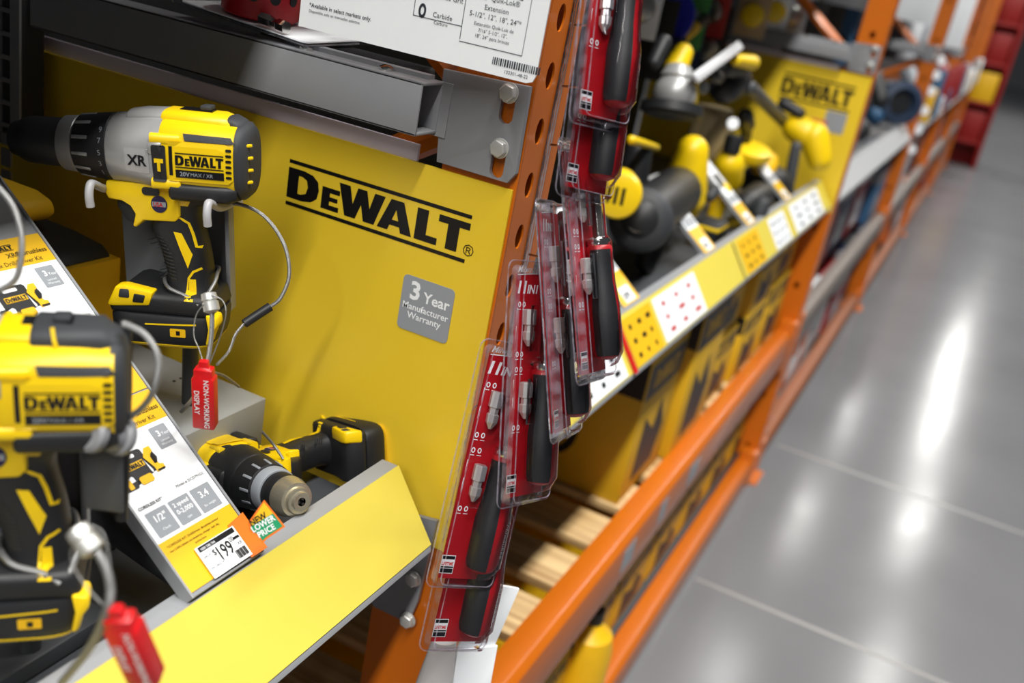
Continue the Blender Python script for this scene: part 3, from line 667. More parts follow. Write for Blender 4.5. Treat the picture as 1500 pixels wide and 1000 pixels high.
label_sheet(0, True); label_sheet(.1655, False)
pt = tag(sheet('price_tag', [rect(.0245, -.001, .0685, .0275)], .0006, WHT, None, MX.Translation(BM.col[2].to_3d()*.0022) @ BM), 'white shelf price tag reading 199.00 at the lip', 'price tag')
PM = MX.Translation(BM.col[2].to_3d()*.003) @ BM
prints('price_lettering', [('t', '199', .0385, .0085, .0165, {'sx': .72, 'bold': .015}), ('t', '$', .0358, .0145, .0075), ('t', '00', .0565, .0165, .0068, {'sx': .7}), ('t', 'EACH', .0265, .0165, .003), ('t', '20V DRILL KIT', .0265, .006, .0026), ('t', 'XR', .0615, .0115, .004),
    ('p', [rect(.0265, .0225, .0665, .0268), rect(.0605, .0170, .0675, .0192)]+[rect(.055+i*.0012, .0015, .0556+i*.0012+(.0004 if i % 3 else 0), .009) for i in range(10)])], INK, pt, PM)
prints('tag_header', [('t', '1000 588 766', .0275, .0232, .003)], WHT, pt, MX.Translation(BM.col[2].to_3d()*.0004) @ PM)
po = tag(sheet('orange_price_holder', [[(.0665, -.003), (.086, -.003), (.086, .033), (.0655, .030)]], .0006, ORA, None, MX.Translation(BM.col[2].to_3d()*.0014) @ BM), 'orange backing card beside the white price tag', 'price tag')
# arrow-shaped offer sign standing at the board's edge
f3 = lambda px, py: atd(px, py, .775)
AM = frame(f3(386, 762), f3(396, 760)-f3(386, 762), f3(384, 740)-f3(386, 762))
inv = AM.inverted()
ap = [(inv @ f3(x, y)).to_2d()[:] for x, y in ((387, 732), (418, 771), (391, 789), (385, 795), (379, 786), (365, 777), (363, 766))]
sg = tag(sheet('offer_sign', [ap], .0008, ORA, None, AM), 'orange arrow sign reading new lower price', 'sign')
ins = lambda s, pts: [(inv @ f3(386.5+(x-386.5)*s, 762+(y-762)*s)).to_2d()[:] for x, y in pts]
prints('yellow_field', [('p', [ins(.88, ((387, 732), (402, 750), (366, 771), (365, 766)))])], CYEL, sg, AM @ MX.Translation((0, 0, .0007)))
prints('green_field', [('p', [ins(.88, ((402, 750), (418, 771), (391, 789), (385, 795), (379, 786), (365, 777), (366, 771)))])], GRN, sg, AM @ MX.Translation((0, 0, .0007)))
rot = math.atan2(*((inv @ f3(409, 760)).to_2d()-(inv @ f3(371, 782)).to_2d()).yx)
q = lambda x, y: (inv @ f3(x, y)).to_2d()
for s, x, y, z_, m in (('NEW', 369, 770.5, .0072, INK), ('LOWER', 371.5, 779.5, .0068, WHT), ('PRICE', 380.5, 787.5, .0068, WHT)):
    prints('lettering', [('t', s, q(x, y)[0], q(x, y)[1], z_, {'rot': rot, 'bold': .02, 'sx': .86})], m, sg, AM @ MX.Translation((0, 0, .0012)))

# ------------------------------------------------------------------ white specification sign above the arm
f = lambda px, py: (lambda p: (p.x, p.z))(at(px, py, 1, -.056))
bl = f(438, 38); br = f(783, 128); tr = f(811, 0)
ws = tag(sheet('specification_sign', [[(bl[0], bl[1]), (br[0]-.008, bl[1]), (br[0]-.0025, bl[1]+.002), (br[0], bl[1]+.008), (br[0], 1.68), (bl[0], 1.68)]], .0015, WHT, None, MX.Translation((0, -.056, 0)) @ XZ), 'white specification sign with bar code above the grey arm', 'sign')
SM = MX.Translation((bl[0], -.0572, bl[1])) @ XZ
W_ = br[0]-bl[0]
it = [('t', '*Available in select markets only.', .010, .019, .0050, {'bold': .012}), ('t', 'Disponible solo en mercados selectos.', .010, .0142, .0036), ('t', 'Carbide Grit', .133, .050, .0060), ('t', 'Carbide', .137, .0345, .0060), ('t', 'Carburo', .139, .0290, .0040), ('t', '7/16" Quik-Lok®', .196, .057, .0058, {'align': 'CENTER'}), ('t', 'Extension', .196, .0495, .0058, {'align': 'CENTER'}),
      ('t', '5-1/2", 12", 18", 24"*', .196, .0425, .0058, {'align': 'CENTER'}), ('t', 'Extensión Quik-Lok de', .196, .036, .0040, {'align': 'CENTER'}), ('t', '7/16" 5-1/2", 12",', .196, .0312, .0040, {'align': 'CENTER'}), ('t', '18", 24" para brocas', .196, .0265, .0040, {'align': 'CENTER'}), ('t', '102301-48-22', .212, .0035, .0040)]
for x in (.118, .166): it.append(('p', [rect(x, .032 if x < .15 else .022, x+.0006, .12)]))
it.append(('p', [rect(.073, .040, .118, .0406), rect(.118, .032, .166, .0326), rect(.166, .020, .226, .0206), rect(.2255, .020, .226, .12), rect(.073, .040, .0736, .12)]))
x = .200
for i in range(22): wd = random.choice((.0008, .0012, .0016)); it.append(('p', [rect(x, .0085, x+wd, .0145)])); x += wd+.0008
it += [('p', [rrect(.081, .049, .105, .07, .002)]), ('p', [ell(.1265, .0375, .0038, .0060, 14), ell(.1265, .0375, .0018, .0035, 10)]), ('p', [[(.123, .048), (.131, .048), (.132, .054), (.126, .057), (.122, .053)]]), ('p', [[(.182, .068), (.205, .0655), (.206, .0668), (.182, .0695)], [(.203, .0640), (.218, .0625), (.219, .0670), (.203, .069)]])]
prints('lettering', it, mat('ink_soft', (50, 54, 62), .5), ws, SM)
prints('picture', [('p', [rrect(.083, .051, .103, .058, .001)])], RED, ws, MX.Translation((0, -.0003, 0)) @ SM)
prints('picture', [('p', [rect(.048, .046, .072, .07)])], GLAB, ws, MX.Translation((0, -.0001, 0)) @ SM)

# red hole-saw pack lying on the arm
hp = thing('hole_saw_pack', 'red hole saw pack with white card lying on the grey arm', 'package', (0, 0, 0))
a = at(285, 8, 2, 1.497); b = at(478, 52, 2, 1.480)
HM = frame(at(380, 34, 1, -.02), V((1, 0, -.06)), V((0, 1, .03)))
sheet('card', [rrect(-.085, -.018, .070, .075, .006)], .0012, WHT, hp, HM)
sheet('clear_edge', [rrect(-.093, -.024, .076, .082, .006)], .0008, CLR, hp, MX.Translation((0, 0, -.002)) @ HM)
MB().lathe([(.002, .036), (.004, .038), (.045, .038), (.047, .036)], HM @ V((-.018, .022, .001)), HM.col[2].to_3d(), 36).build('hole_saw', RED, hp)
for i in range(5):
    a_ = -2.2+i*.55; p = HM @ V((-.018+.0375*math.cos(a_), .022+.0375*math.sin(a_), .025)); d_ = (HM.to_3x3() @ V((math.cos(a_), math.sin(a_), 0)))
    MB().lathe([(0, .005), (.001, .005)], p, d_, 12).build('slot', INK, hp)
MB().lathe([(0, .006), (.012, .006), (.014, .0045), (.022, .0045), (.024, .006), (.034, .006)], HM @ V((.012, -.012, .008)), HM.to_3x3() @ V((1, -.15, 0)), 6).build('arbor', CHR, hp)
tag(MB().box(-.32, -.13, .015, .05, 1.462, 1.478, ).build('black_package', BLK, None, .003), 'flat black package on the arm behind the white sign', 'package')

# ------------------------------------------------------------------ hanging screwdriver packs
def pack(label, tl, blp, d, phi, H=.228, W=.066):
    B = atd(*blp, d); T = atd(*tl, d-.012); up = (T-B).normalized(); ph = math.radians(phi); x = V((math.cos(ph), math.sin(ph), 0)); x = (x-up*x.dot(up)).normalized()
    M = frame(B, x, up) @ MX.Scale((T-B).length/H, 4)
    t = thing('screwdriver_pack', label, 'package', M, 'screwdriver packs hanging on the upright')
    if 'card' not in PK:
        PK['t'] = t
        MB().box(.0105, W-.003, .009, H-.012, .001, .002).build('card', RED, t)
        sh_ = MB(); o1 = rrect(0, 0, W, H, .008); o2 = rrect(.003, .004, W-.003, H-.004, .007); n = len(o1)
        sh_.loft([[V((p[0], p[1], z)) for p in o] for o, z in ((o1, 0), (o1, .0008), (o2, .002), (o2, .013), (rrect(.006, .007, W-.006, H-.007, .006), .015))], cap=True)
        sh_.build('clear_shell', CLR, t)
        o3 = rrect(.006, .007, W-.006, H-.007, .006)
        for o_, z_, r_ in ((o1, .0004, .0008), (o3, .015, .0006)): MB().tube([V((p[0], p[1], z_)) for p in o_+[o_[0]]], r_, 6, 0).build('clear_rim', RIM, t)
        wl = MB(); wl.loft([[V((p[0], p[1], z)) for p in o2[len(o2)//4:len(o2)//4*3+1]] for z in (.002, .013)], False, False); wl.build('clear_wall', RIM, t)
        bl_ = MB(); rings = []
        for y, r1 in ((.013, .004), (.016, .011), (.027, .0175), (.068, .0175), (.093, .0145), (.118, .0138), (.132, .0135), (.138, .009), (.21, .008), (.216, .003)):
            rings.append([V((.045+r1*1.05*math.cos(math.pi*k/10), y, .013+r1*.9*math.sin(math.pi*k/10))) for k in range(11)])
        bl_.loft(rings, False, False); bl_.build('clear_blister', CLR, t)
        hm = MB(); cx = .045
        hm.lathe([(0, .006), (.003, .0115), (.010, .0145), (.05, .0150), (.075, .0120), (.095, .0112), (.102, .0125), (.106, .0125), (.108, .011)], (cx, .020, .013), (0, 1, 0), 24)
        hd_ = hm.build('handle', RED, t)
        g = MB(); rings = []
        for y, r1 in ((.024, .0135), (.030, .0152), (.068, .0158), (.093, .0128), (.113, .0122), (.124, .0128)):
            rings.append([V((cx+r1*math.cos(math.radians(a)), y, .013+r1*math.sin(math.radians(a)))) for a in range(100, 210, 11)])
        g.loft(rings, False, False); g.build('grip', BLK, hd_)
        MB().lathe([(0, .0108), (.003, .0116), (.006, .0112), (.008, .008)], (cx, .128, .013), (0, 1, 0), 20).build('collar', CHR, t)
        MB().lathe([(0, .0055), (.030, .0055), (.031, .0046), (.032, .0055), (.068, .0052), (.070, .0062), (.080, .0062), (.082, .004)], (cx, .135, .013), (0, 1, 0), 6).build('shaft', STL, t, smooth=25)
        for y in (.083, .150):
            bt = MB(); bt.lathe([(0, .0016), (.006, .0054), (.013, .0058), (.014, .0044), (.019, .0044), (.020, .0062), (.033, .0062), (.034, .005)], (.0235, y, .009), (0, 1, 0), 6); bt.build('bit', ZNC, t, smooth=25)
            MB().box(.0165, .0285, y-.004, y+.038, .0155, .017).build('bit_window', CLR, t, .001)
        pr = [('t', 'Milwaukee', .011, .2175, .0082, {'bold': .01, 'shear': .35}), ('p', [[(.011, .2145), (.040, .2165), (.040, .2172), (.011, .2155)]]), ('t', '11', .010, .1985, .0155, {'bold': .04, 'shear': .2}), ('t', 'IN1', .0255, .1985, .0110, {'bold': .03, 'shear': .2})]
        for y in (.188, .142, .128, .074):
            for x in (.016, .0225): pr.append(('p', [ell(x, y, .0021, .0026, 12), ell(x, y, .0011, .0016, 8)]))
            pr.append(('p', [rect(.0135, y-.0048, .0180, y-.0042), rect(.0205, y-.0048, .025, y-.0042)]))
        pr += [('p', [rect(.0105, y, .0112, y+.013), rect(.0125, y, .0132, y+.013), rect(.0105, y, .0132, y+.0006), rect(.0105, y+.0124, .0132, y+.013)]) for y in (.089, .106, .155, .172)]
        prints('lettering', pr, WHT, t, MX.Translation((0, 0, .0024)))
        prints('guarantee_badge', [('p', [rect(.0095, .0135, .0235, .0305)])], WHT, t, MX.Translation((0, 0, .0024)))
        prints('guarantee_badge_band', [('p', [rect(.0102, .0142, .0228, .0182), rect(.0102, .0268, .0228, .0298), rect(.0102, .0188, .0228, .0202)])], INK, t, MX.Translation((0, 0, .0027)))
        prints('guarantee_lettering', [('t', 'LIFETIME', .0105, .0212, .0042, {'sx': .72, 'bold': .03})], TAGR, t, MX.Translation((0, 0, .0027)))
        prints('handle_lettering', [('t', 'Milwaukee', 0, 0, .0075, {'rot': -math.pi/2, 'shear': .3})], WHT, t, MX.Translation((.0535, .070, .0264)) @ MX.Rotation(math.radians(32), 4, 'Y'))
        PK['card'] = 1
    else:
        for ch in list(PK['t'].children): copy_tree(ch, t)
    return t
PK = {}
pack('lowest red screwdriver pack, mostly hidden under the front pack', (694, 590), (612, 952), .905, 56)
pack('front red screwdriver pack with its whole label showing, over the lip end', (706, 494), (622, 858), .878, 55)
pack('third red screwdriver pack from below, its 11 in 1 print half covered', (745, 380), (727, 746), .855, 76)
pack('red screwdriver pack in the middle of the hanging row, left of the longest shaft', (783, 290), (806, 652), .838, 98)
pack('red screwdriver pack with a bare shaft standing out, before the white icon card', (816, 200), (844, 566), .822, 88)
pack('second red screwdriver pack from the top, only its lower half showing', (862, -90), (812, 284), .80, 66)
pack('topmost red screwdriver pack with its handle nearest the camera', (872, -206), (832, 178), .772, 64)
cs = thing('clip_strip', 'clear clip strip with wire pegs holding the screwdriver packs', 'clip strip', (0, 0, 0))
MB().box(.0005, .0015, .046, .060, 1.2, 1.9).build('strip', CLR, cs)
for i in range(7): MB().tube([(.003, .053, 1.27+.055*i), (.03, .04, 1.275+.055*i), (.055, .01, 1.28+.055*i)], .0012, 6).build('peg', CHR, cs)

# folded white paper by the upright foot
wp = thing('paper_bundle', 'folded white paper bundle hanging on the orange upright below the packs', 'paper', (0, 0, 0))
a = atd(712, 905, 1.03)
WM = frame(a, V((math.cos(.9), math.sin(.9), -.1)), V((-.15, 0, 1)))
MB().box(-.02, .022, -.055, .04, 0, .004).build('card', WHT, wp, .001, M=WM @ MX.Rotation(-.2, 4, 'Z'))
MB().box(-.03, .016, -.13, -.03, .004, .007).build('card', WHT, wp, .001, M=WM @ MX.Rotation(.06, 4, 'Z'))
MB().loft([[WM @ V((-.045+.024*math.cos(a_)*s, y, .004+.018*math.sin(a_)*s)) for a_ in [math.pi*2*k/18 for k in range(18)]] for y, s in ((-.25, 1.15), (-.1, 1.0), (-.02, .55))]).build('paper_roll', mat('paper_grey', (205, 200, 198), .6), wp)

# ------------------------------------------------------------------ tool kit at the back of the near shelf
kb = thing('tool_kit', 'yellow boxed tool kit in the shade behind the price board', 'tool kit', (0, 0, 0))
o = at(165, 440, 1, -.10); x0 = o.x; zb = 1.0455; zt = at(165, 372, 1, -.10).z
MB().box(x0-.20, x0+.01, -.21, -.10, zb, zt).build('carton', CARD, kb, .002)
MB().box(x0-.03, x0-.01, -.2115, -.21, zb+.01, zt-.02).build('carton_print', INK, kb)
lid = MB().prism([(x0-.19, zt), (x0+.005, zt), (x0-.01, zt+.010), (x0-.05, zt+.014), (x0-.18, zt+.016)], -.205, -.105, lambda x, z, y: V((x, y, z))).build('tray', BLK, kb, .004)
MB().tube([(x0-.085, -.202, zt+.0155), (x0-.05, -.204, zt+.0135), (x0-.02, -.205, zt+.010)], .003, 8).build('yellow_trim', CYEL, kb)
MB().tube([(x0-.06, -.18, zt+.014), (x0-.03, -.19, zt+.026), (x0-.005, -.2, zt+.008)], .0015, 8).build('wire', CABL, kb)
bt = MB().prism([(x0-.17, zt+.024), (x0-.065, zt+.024), (x0-.052, zt+.032), (x0-.057, zt+.046), (x0-.08, zt+.052), (x0-.17, zt+.052)], -.20, -.125, lambda x, z, y: V((x, y, z))).build('battery', CARD, kb, .006)
prints('brand_lettering', [logo(0, 0, .05, .014, False)], INK, bt, frame((x0-.135, -.185, zt+.0525), (1, 0, 0), (0, 1, 0)))
MB().box(x0-.17, x0-.075, -.195, -.13, zt+.015, zt+.025).build('battery_rail', BLK, kb, .003)

# ------------------------------------------------------------------ second bay tools
XT = -.20
def tp(px, py, x=XT): return at(px, py, 0, x)
def rp(p, px): return px*dep(p)/FPX
def tool(name, label, cat='power tool'): return thing(name, label, cat, (0, 0, 0), 'display tools on the second shelf')
def cap2(t, name, m, a, b, ra, rb, xa=XT, xb=None):
    A = tp(*a, xa); B = tp(*b, xa if xb is None else xb)
    return MB().capsule(A, B, rp(A, ra), rp(B, rb)).build(name, m, t)
def disc(t, name, m, a, r_, th, ax, x=XT, prof=None):
    A = tp(*a, x); R = rp(A, r_)
    return MB().lathe([(0, R*.92), (th*.15, R), (th*.85, R), (th, R*.92)] if not prof else [(q*th, w_*R) for q, w_ in prof], A, ax, 32).build(name, m, t)
# reciprocating saw
t = tool('reciprocating_saw', 'reciprocating saw with yellow body and large black nose on the second shelf', 'saw')
cap2(t, 'body', YEL, (1014, 222), (1000, 285), 24, 36); cap2(t, 'gear_housing', BLK, (992, 280), (940, 318), 36, 40, -.2, -.14)
A = tp(938, 322, -.14); B = tp(910, 348, -.09); MB().lathe([(0, .06), (.02, .056), (.03, .045), (.032, .030), (.015, .026)], A, B-A, 28).build('nose_boot', RUB, t)
MB().lathe([(0, .02), (.04, .018), (.041, .008)], A, B-A, 16).build('blade_clamp', STL, t)
cap2(t, 'handle', BLK, (960, 340), (946, 385), 26, 16, -.16); cap2(t, 'trim', CYEL, (1030, 290), (1014, 312), 8, 8, -.2)
# vented tool at left
t = tool('impact_wrench', 'yellow vented tool end peeking out beside the hanging packs', 'power tool')
A = tp(905, 285, -.16); ax_ = (CAM-A).normalized(); ax_.z *= .3
e_ = MB().lathe([(-.10, .035), (-.02, .042), (0, .042), (.012, .038), (.015, .030)], A, ax_, 28).build('motor_end', YEL, t)
fm = frame(A+ax_*.0155, ax_.cross(V((0, 0, 1)))*-1, (0, 0, 1))
for i in range(3): MB().box(-.018+i*.012, -.012+i*.012, -.015, .015, -.001, .001).build('vent', INK, e_, M=fm)
cap2(t, 'handle', BLK, (926, 262), (936, 222), 24, 20, -.22); cap2(t, 'trim', YEL, (925, 205), (962, 216), 7, 5, -.2)
# angle grinder
t = tool('angle_grinder', 'angle grinder with silver gear head above a black disc guard', 'grinder')
A = tp(986, 150); dn = V((.15, -.25, -1)).normalized()
MB().lathe([(-.075, .012), (-.07, .024), (-.05, .034), (-.045, .031), (-.03, .040), (-.012, .043), (0, .038)], A, dn, 30).build('gear_head', SIL, t)
MB().lathe([(0, .03), (.004, .060), (.022, .062), (.024, .058)], A, dn, 36).build('disc_guard', BLK, t)
MB().lathe([(.024, .052), (.027, .052)], A, dn, 32).build('disc', RUB, t)
cap2(t, 'motor_body', YEL, (990, 100), (1000, 78), 18, 15, -.26); cap2(t, 'side_handle', BLK, (958, 92), (972, 62), 10, 12, -.24)
cap2(t, 'collar', YEL, (1018, 130), (1016, 150), 6, 6, -.18); disc(t, 'spindle_cap', STL, (1026, 128), 9, .02, (.6, -.8, .1), -.18)
# cut-off saw
t = tool('circular_saw', 'black saw with pale bar blade and yellow top handle on the second shelf', 'saw')
A = tp(1018, 115, -.16); B = tp(1084, 66, -.2); d_ = (B-A); L = d_.length; Mb = frame(A, d_, ray(1050, 90).cross(d_))
MB().box(0, L, -.011, .011, -.004, .004).build('bar', PLAS, t, .003, M=Mb)
cap2(t, 'body', BLK, (1062, 128), (1075, 118), 24, 26, -.24); cap2(t, 'gear_cover', RUB, (1062, 100), (1086, 100), 12, 14, -.22)
cap2(t, 'top_handle', YEL, (1078, 88), (1102, 92), 9, 11, -.2); cap2(t, 'pipe_handle', DGR, (1098, 128), (1150, 180), 10, 9, -.2)
cap2(t, 'knob', BLK, (1044, 108), (1052, 114), 10, 9, -.2)
# polisher
t = tool('tan_dust_cup', 'tan dust cup with white cap standing between the tools', 'cup')
A = tp(1040, 190, -.28); MB().lathe([(-.07, .05), (-.06, .055), (.05, .05), (.06, .044)], A, (0, 0, 1), 24).build('cup', TAN, t)
disc(t, 'cap', WHT, (1072, 182), 9, .03, (.3, -1, .2), -.2); cap2(t, 'block', BLK, (1092, 170), (1094, 182), 12, 12, -.22)
# impact driver
t = tool('impact_driver', 'yellow impact driver with black top standing before the tan cup', 'power tool')
cap2(t, 'body', YEL, (1068, 240), (1066, 262), 22, 22, -.2); disc(t, 'top', BLK, (1070, 224), 13, .045, (0, 0, 1), -.2)
cap2(t, 'handle', YEL, (1058, 280), (1046, 318), 13, 11, -.16); A = tp(1040, 335, -.13); MB().box(-.03, .03, -.045, .045, -.02, .02).build('battery', BLK, t, .006, M=MX.Translation(A))
MB().box(-.031, .031, -.046, .046, .004, .014).build('battery_band', YEL, t, .003, M=MX.Translation(A)); cap2(t, 'clutch', RUB, (1046, 278), (1040, 288), 9, 8, -.14)
# sander
t = tool('palm_sander', 'yellow palm sander with a round black base on the second shelf', 'sander')
A = tp(1120, 272, -.16); MB().lathe([(-.02, .07), (0, .078), (.03, .07), (.055, .05), (.06, .03)], A, (0.1, -.1, 1), 32).build('base', BLK, t)
cap2(t, 'body', CYEL, (1118, 250), (1124, 238), 18, 16, -.17); A = tp(1096, 225, -.2); MB().lathe([(-.012, .055), (.0, .062), (.018, .06), (.022, .05)], A, (.1, -.2, 1), 28).build('grip', YEL, t)
cap2(t, 'cord_sleeve', BLK, (1092, 205), (1094, 178), 8, 9, -.22)
# blower
t = tool('blower', 'yellow blower with black nozzle tube beside the far sign', 'blower')
def cap3(name, m, a, b, ra, rb, y):
    A = at(*a, 1, y); B = at(*b, 1, y); MB().capsule(A, B, rp(A, ra), rp(B, rb)).build(name, m, t)
cap3('body', YEL, (1166, 188), (1180, 196), 20, 22, 2.32); cap3('fan_housing', YEL, (1192, 200), (1200, 232), 22, 18, 2.32)
cap3('tube', DGR, (1166, 215), (1152, 284), 8, 9, 2.26); cap3('handle', BLK, (1148, 152), (1172, 166), 9, 8, 2.3)
t = tool('jigsaw', 'low black jigsaw with steel shoe at the foot of the second shelf', 'saw')
cap2(t, 'body', BLK, (1092, 300), (1112, 288), 20, 22, -.12); cap2(t, 'front', RUB, (1112, 312), (1116, 300), 12, 12, -.08); A = tp(1100, 322, -.1); MB().box(-.05, .05, -.06, .06, -.004, 0).build('shoe', STL, t, .001, M=MX.Translation((A.x, A.y, 1.05)))
# small price boards
def small_board(px, label, s=1.0):
    y = at(*px, 0, -.06).y; Mx = frame(V((-.066, y-.08, 1.097)), (0, 1, 0), BS)
    t = thing('price_board', label, 'sign', Mx, 'price boards on the second shelf')
    MB().box(0, .08, 0, .20, -.008, 0).build('backing', RAIL, t)
    prints('white_field', [('p', [rect(.001, .06, .079, .198)])], WHT, t, MX.Translation((0, 0, .0005))); prints('yellow_field', [('p', [rect(.001, .001, .079, .06)])], CYEL, t, MX.Translation((0, 0, .0005)))
    prints('price_tag', [('p', [rect(.02, .004, .065, .032)])], WHT, t, MX.Translation((0, 0, .001))); prints('price_lettering', [('t', '$99', .024, .009, .018, {'bold': .02})], INK, t, MX.Translation((0, 0, .0014)))
    for i in range(3): prints('grey_tile', [('p', [rect(.008+i*.023, .065, .027+i*.023, .085)])], GLAB, t, MX.Translation((0, 0, .001)))
    prints('picture', [('p', [rrect(.02, .11, .06, .15, .006)])], BLK, t, MX.Translation((0, 0, .001)))
small_board((945, 428), 'sloping price board under the black saw nose on the second shelf')
small_board((1053, 362), 'sloping price board beside the impact driver battery')
small_board((1112, 320), 'sloping price board before the black jigsaw')
small_board((1165, 282), 'sloping price board nearest the far yellow sign')

# packages hanging above the second bay
hang = [(905, -10, 'grey'), (940, -5, 'wht'), (978, 22, 'blue'), (1010, 18, 'grn'), (1046, 4, 'red'), (955, 60, 'blk'), (1105, 12, 'tan'), (1138, 8, 'wht'), (1165, 14, 'grey'), (1040, 60, 'blk'), (1005, 62, 'blue2')]
HC = {'grey': GLAB, 'wht': WHT, 'blue': BLUE, 'grn': GREEN2, 'red': ICON, 'blk': BLK, 'tan': mat('bag_tan', (186, 158, 120), .5), 'blue2': NAVY}
HN = {'grey': 'grey', 'wht': 'white', 'blue': 'bright blue', 'grn': 'green', 'red': 'red', 'blk': 'black', 'tan': 'tan', 'blue2': 'navy'}
for i, (px, py, c) in enumerate(hang):
    A = at(px, py, 0, -.34); t = thing('hanging_package', '%s hanging package above the second bay, %s counted from the screwdriver packs' % (HN[c], ORD[i]), 'package', MX.Translation(A) @ MX.Rotation(random.uniform(-.2, .5), 4, 'Z'), 'packages hanging above the second bay')
    if c == 'blue':
        MB().lathe([(0, .06), (.003, .062), (.006, .06)], (0, 0, 0), (0, -1, .05), 36).build('disc', BLUE, t); MB().lathe([(.006, .02), (.008, .02)], (0, 0, 0), (0, -1, .05), 24).build('disc_label', GLAB, t)
    else:
        MB().box(-.045, .045, -.004, .0, -.08, .09).build('card', HC[c], t, .002); MB().lathe([(0, .034), (.015, .03), (.02, .02)], (0, -.004, -.02), (0, -1, 0), 20).build('blister', random.choice((BLK, YEL, GLAB, STL)), t)
    MB().tube([t.matrix_world.inverted() @ V((-.699, A.y, A.z+.083)), (0, 0, .083)], .002, 6, 0).build('peg', CHR, t)
sb = thing('saw_blade_bar', 'black and yellow bar tool leaning below the blue disc', 'power tool', (0, 0, 0)); cap2(sb, 'bar', BLK, (985, 70), (1032, 28), 7, 8, -.3); cap2(sb, 'band', CYEL, (1000, 57), (1018, 40), 8.4, 8.6, -.3)

# ------------------------------------------------------------------ cartons on the pine decks
def carton(y0, y1, z0, h, x1, dpt, label, base=CARD, band=BLK, logo_=True, yaw=0, group='cartons on the rack shelves'):
    M = MX.Translation((x1, (y0+y1)/2, z0)) @ MX.Rotation(yaw, 4, 'Z'); W = y1-y0
    t = thing('carton', label, 'box', M, group)
    MB().box(-dpt, 0, -W/2, W/2, 0, h).build('box', base, t, .003)
    sd = MX.Translation((-dpt, -W/2-.0006, 0)) @ XZ
    prints('dark_band', [('p', [rect(.002, h*.72, dpt-.002, h*.97)])], band, t, sd)
    FX = MX.Translation((.0006, -W/2, 0)) @ MX(((0, 0, 1, 0), (1, 0, 0, 0), (0, 1, 0, 0), (0, 0, 0, 1)))
    prints('front_band', [('p', [rect(W*.04, h*.70, W*.96, h*.94)])], band, t, FX)
    prints('front_picture', [('p', [[(W*.2, h*.1), (W*.7, h*.12), (W*.82, h*.35), (W*.6, h*.6), (W*.5, h*.4), (W*.22, h*.55)]])], band, t, FX)
    if logo_:
        prints('brand_lettering', [logo(dpt*.45, h*.78, dpt*.42, h*.13, False)], base, t, MX.Translation((0, -.0006, 0)) @ sd)
        prints('front_lettering', [logo(W*.2, h*.76, W*.6, h*.12, False)], base, t, MX.Translation((.0006, 0, 0)) @ FX)
    prints('side_picture', [('p', [[(dpt*.55+.16*dpt*math.cos(a)*k, h*.38+.22*h*math.sin(a)*k) for k, rng in ((1, range(0, 9)), (.75, range(8, -1, -1))) for a in [math.pi+math.pi*q/8 for q in rng]]])], band, t, sd)
    return t
ZD = .5835
cs_ = [(.96, 1.22, ZD, .33, -.07, .40), (1.24, 1.50, ZD, .38, -.05, .34), (1.56, 1.80, ZD, .19, -.07, .3), (1.56, 1.80, ZD+.192, .17, -.08, .3), (1.84, 2.10, ZD, .20, -.06, .3), (1.84, 2.10, ZD+.202, .18, -.06, .3), (2.14, 2.44, ZD, .22, -.06, .3), (2.14, 2.44, ZD+.222, .18, -.07, .3)]
cl = ['nearest yellow tool carton with a dark end band on the pine slats', 'tall yellow carton with black band behind the nearest carton', 'lower carton of the first two-high stack on the pine slats', 'upper carton of the first two-high stack, under the price lip', 'lower carton of the middle two-high stack on the pine slats', 'upper carton of the middle two-high stack, under the price lip', 'lower carton of the stack beside the far upright', 'upper carton of the stack beside the far upright']
for a, l in zip(cs_, cl): carton(*a, l)
y = .34; i = 0
while y < 2.4:
    for lv in range(2):
        carton(y, y+.26, .1005+lv*.17, .166, -.07-.02*lv, .3, 'yellow and black carton on the floor-level deck, %s column, %s row' % (ORD[i], ('lower', 'upper')[lv]), CYEL)
    y += .285; i += 1
# yellow jug
jg = thing('jug', 'rounded yellow plastic jug at the bottom behind the low beam', 'jug', at(872, 985, 0, -.03).xy.to_3d()+V((-.03, -.02, .1005)))
MB().lathe([(0, .05), (.01, .058), (.12, .058), (.16, .05), (.18, .025), (.19, .02)], (0, 0, 0), (0, 0, 1), 28).build('bottle', CYEL, jg); MB().lathe([(.19, .022), (.22, .022)], (0, 0, 0), (0, 0, 1), 20).build('cap', BLK, jg)
# cartons in the dark under the near shelf
carton(-.62, -.30, .12, .35, -.22, .3, 'dim carton in the shade under the near yellow lip', PEG, BLK, False)

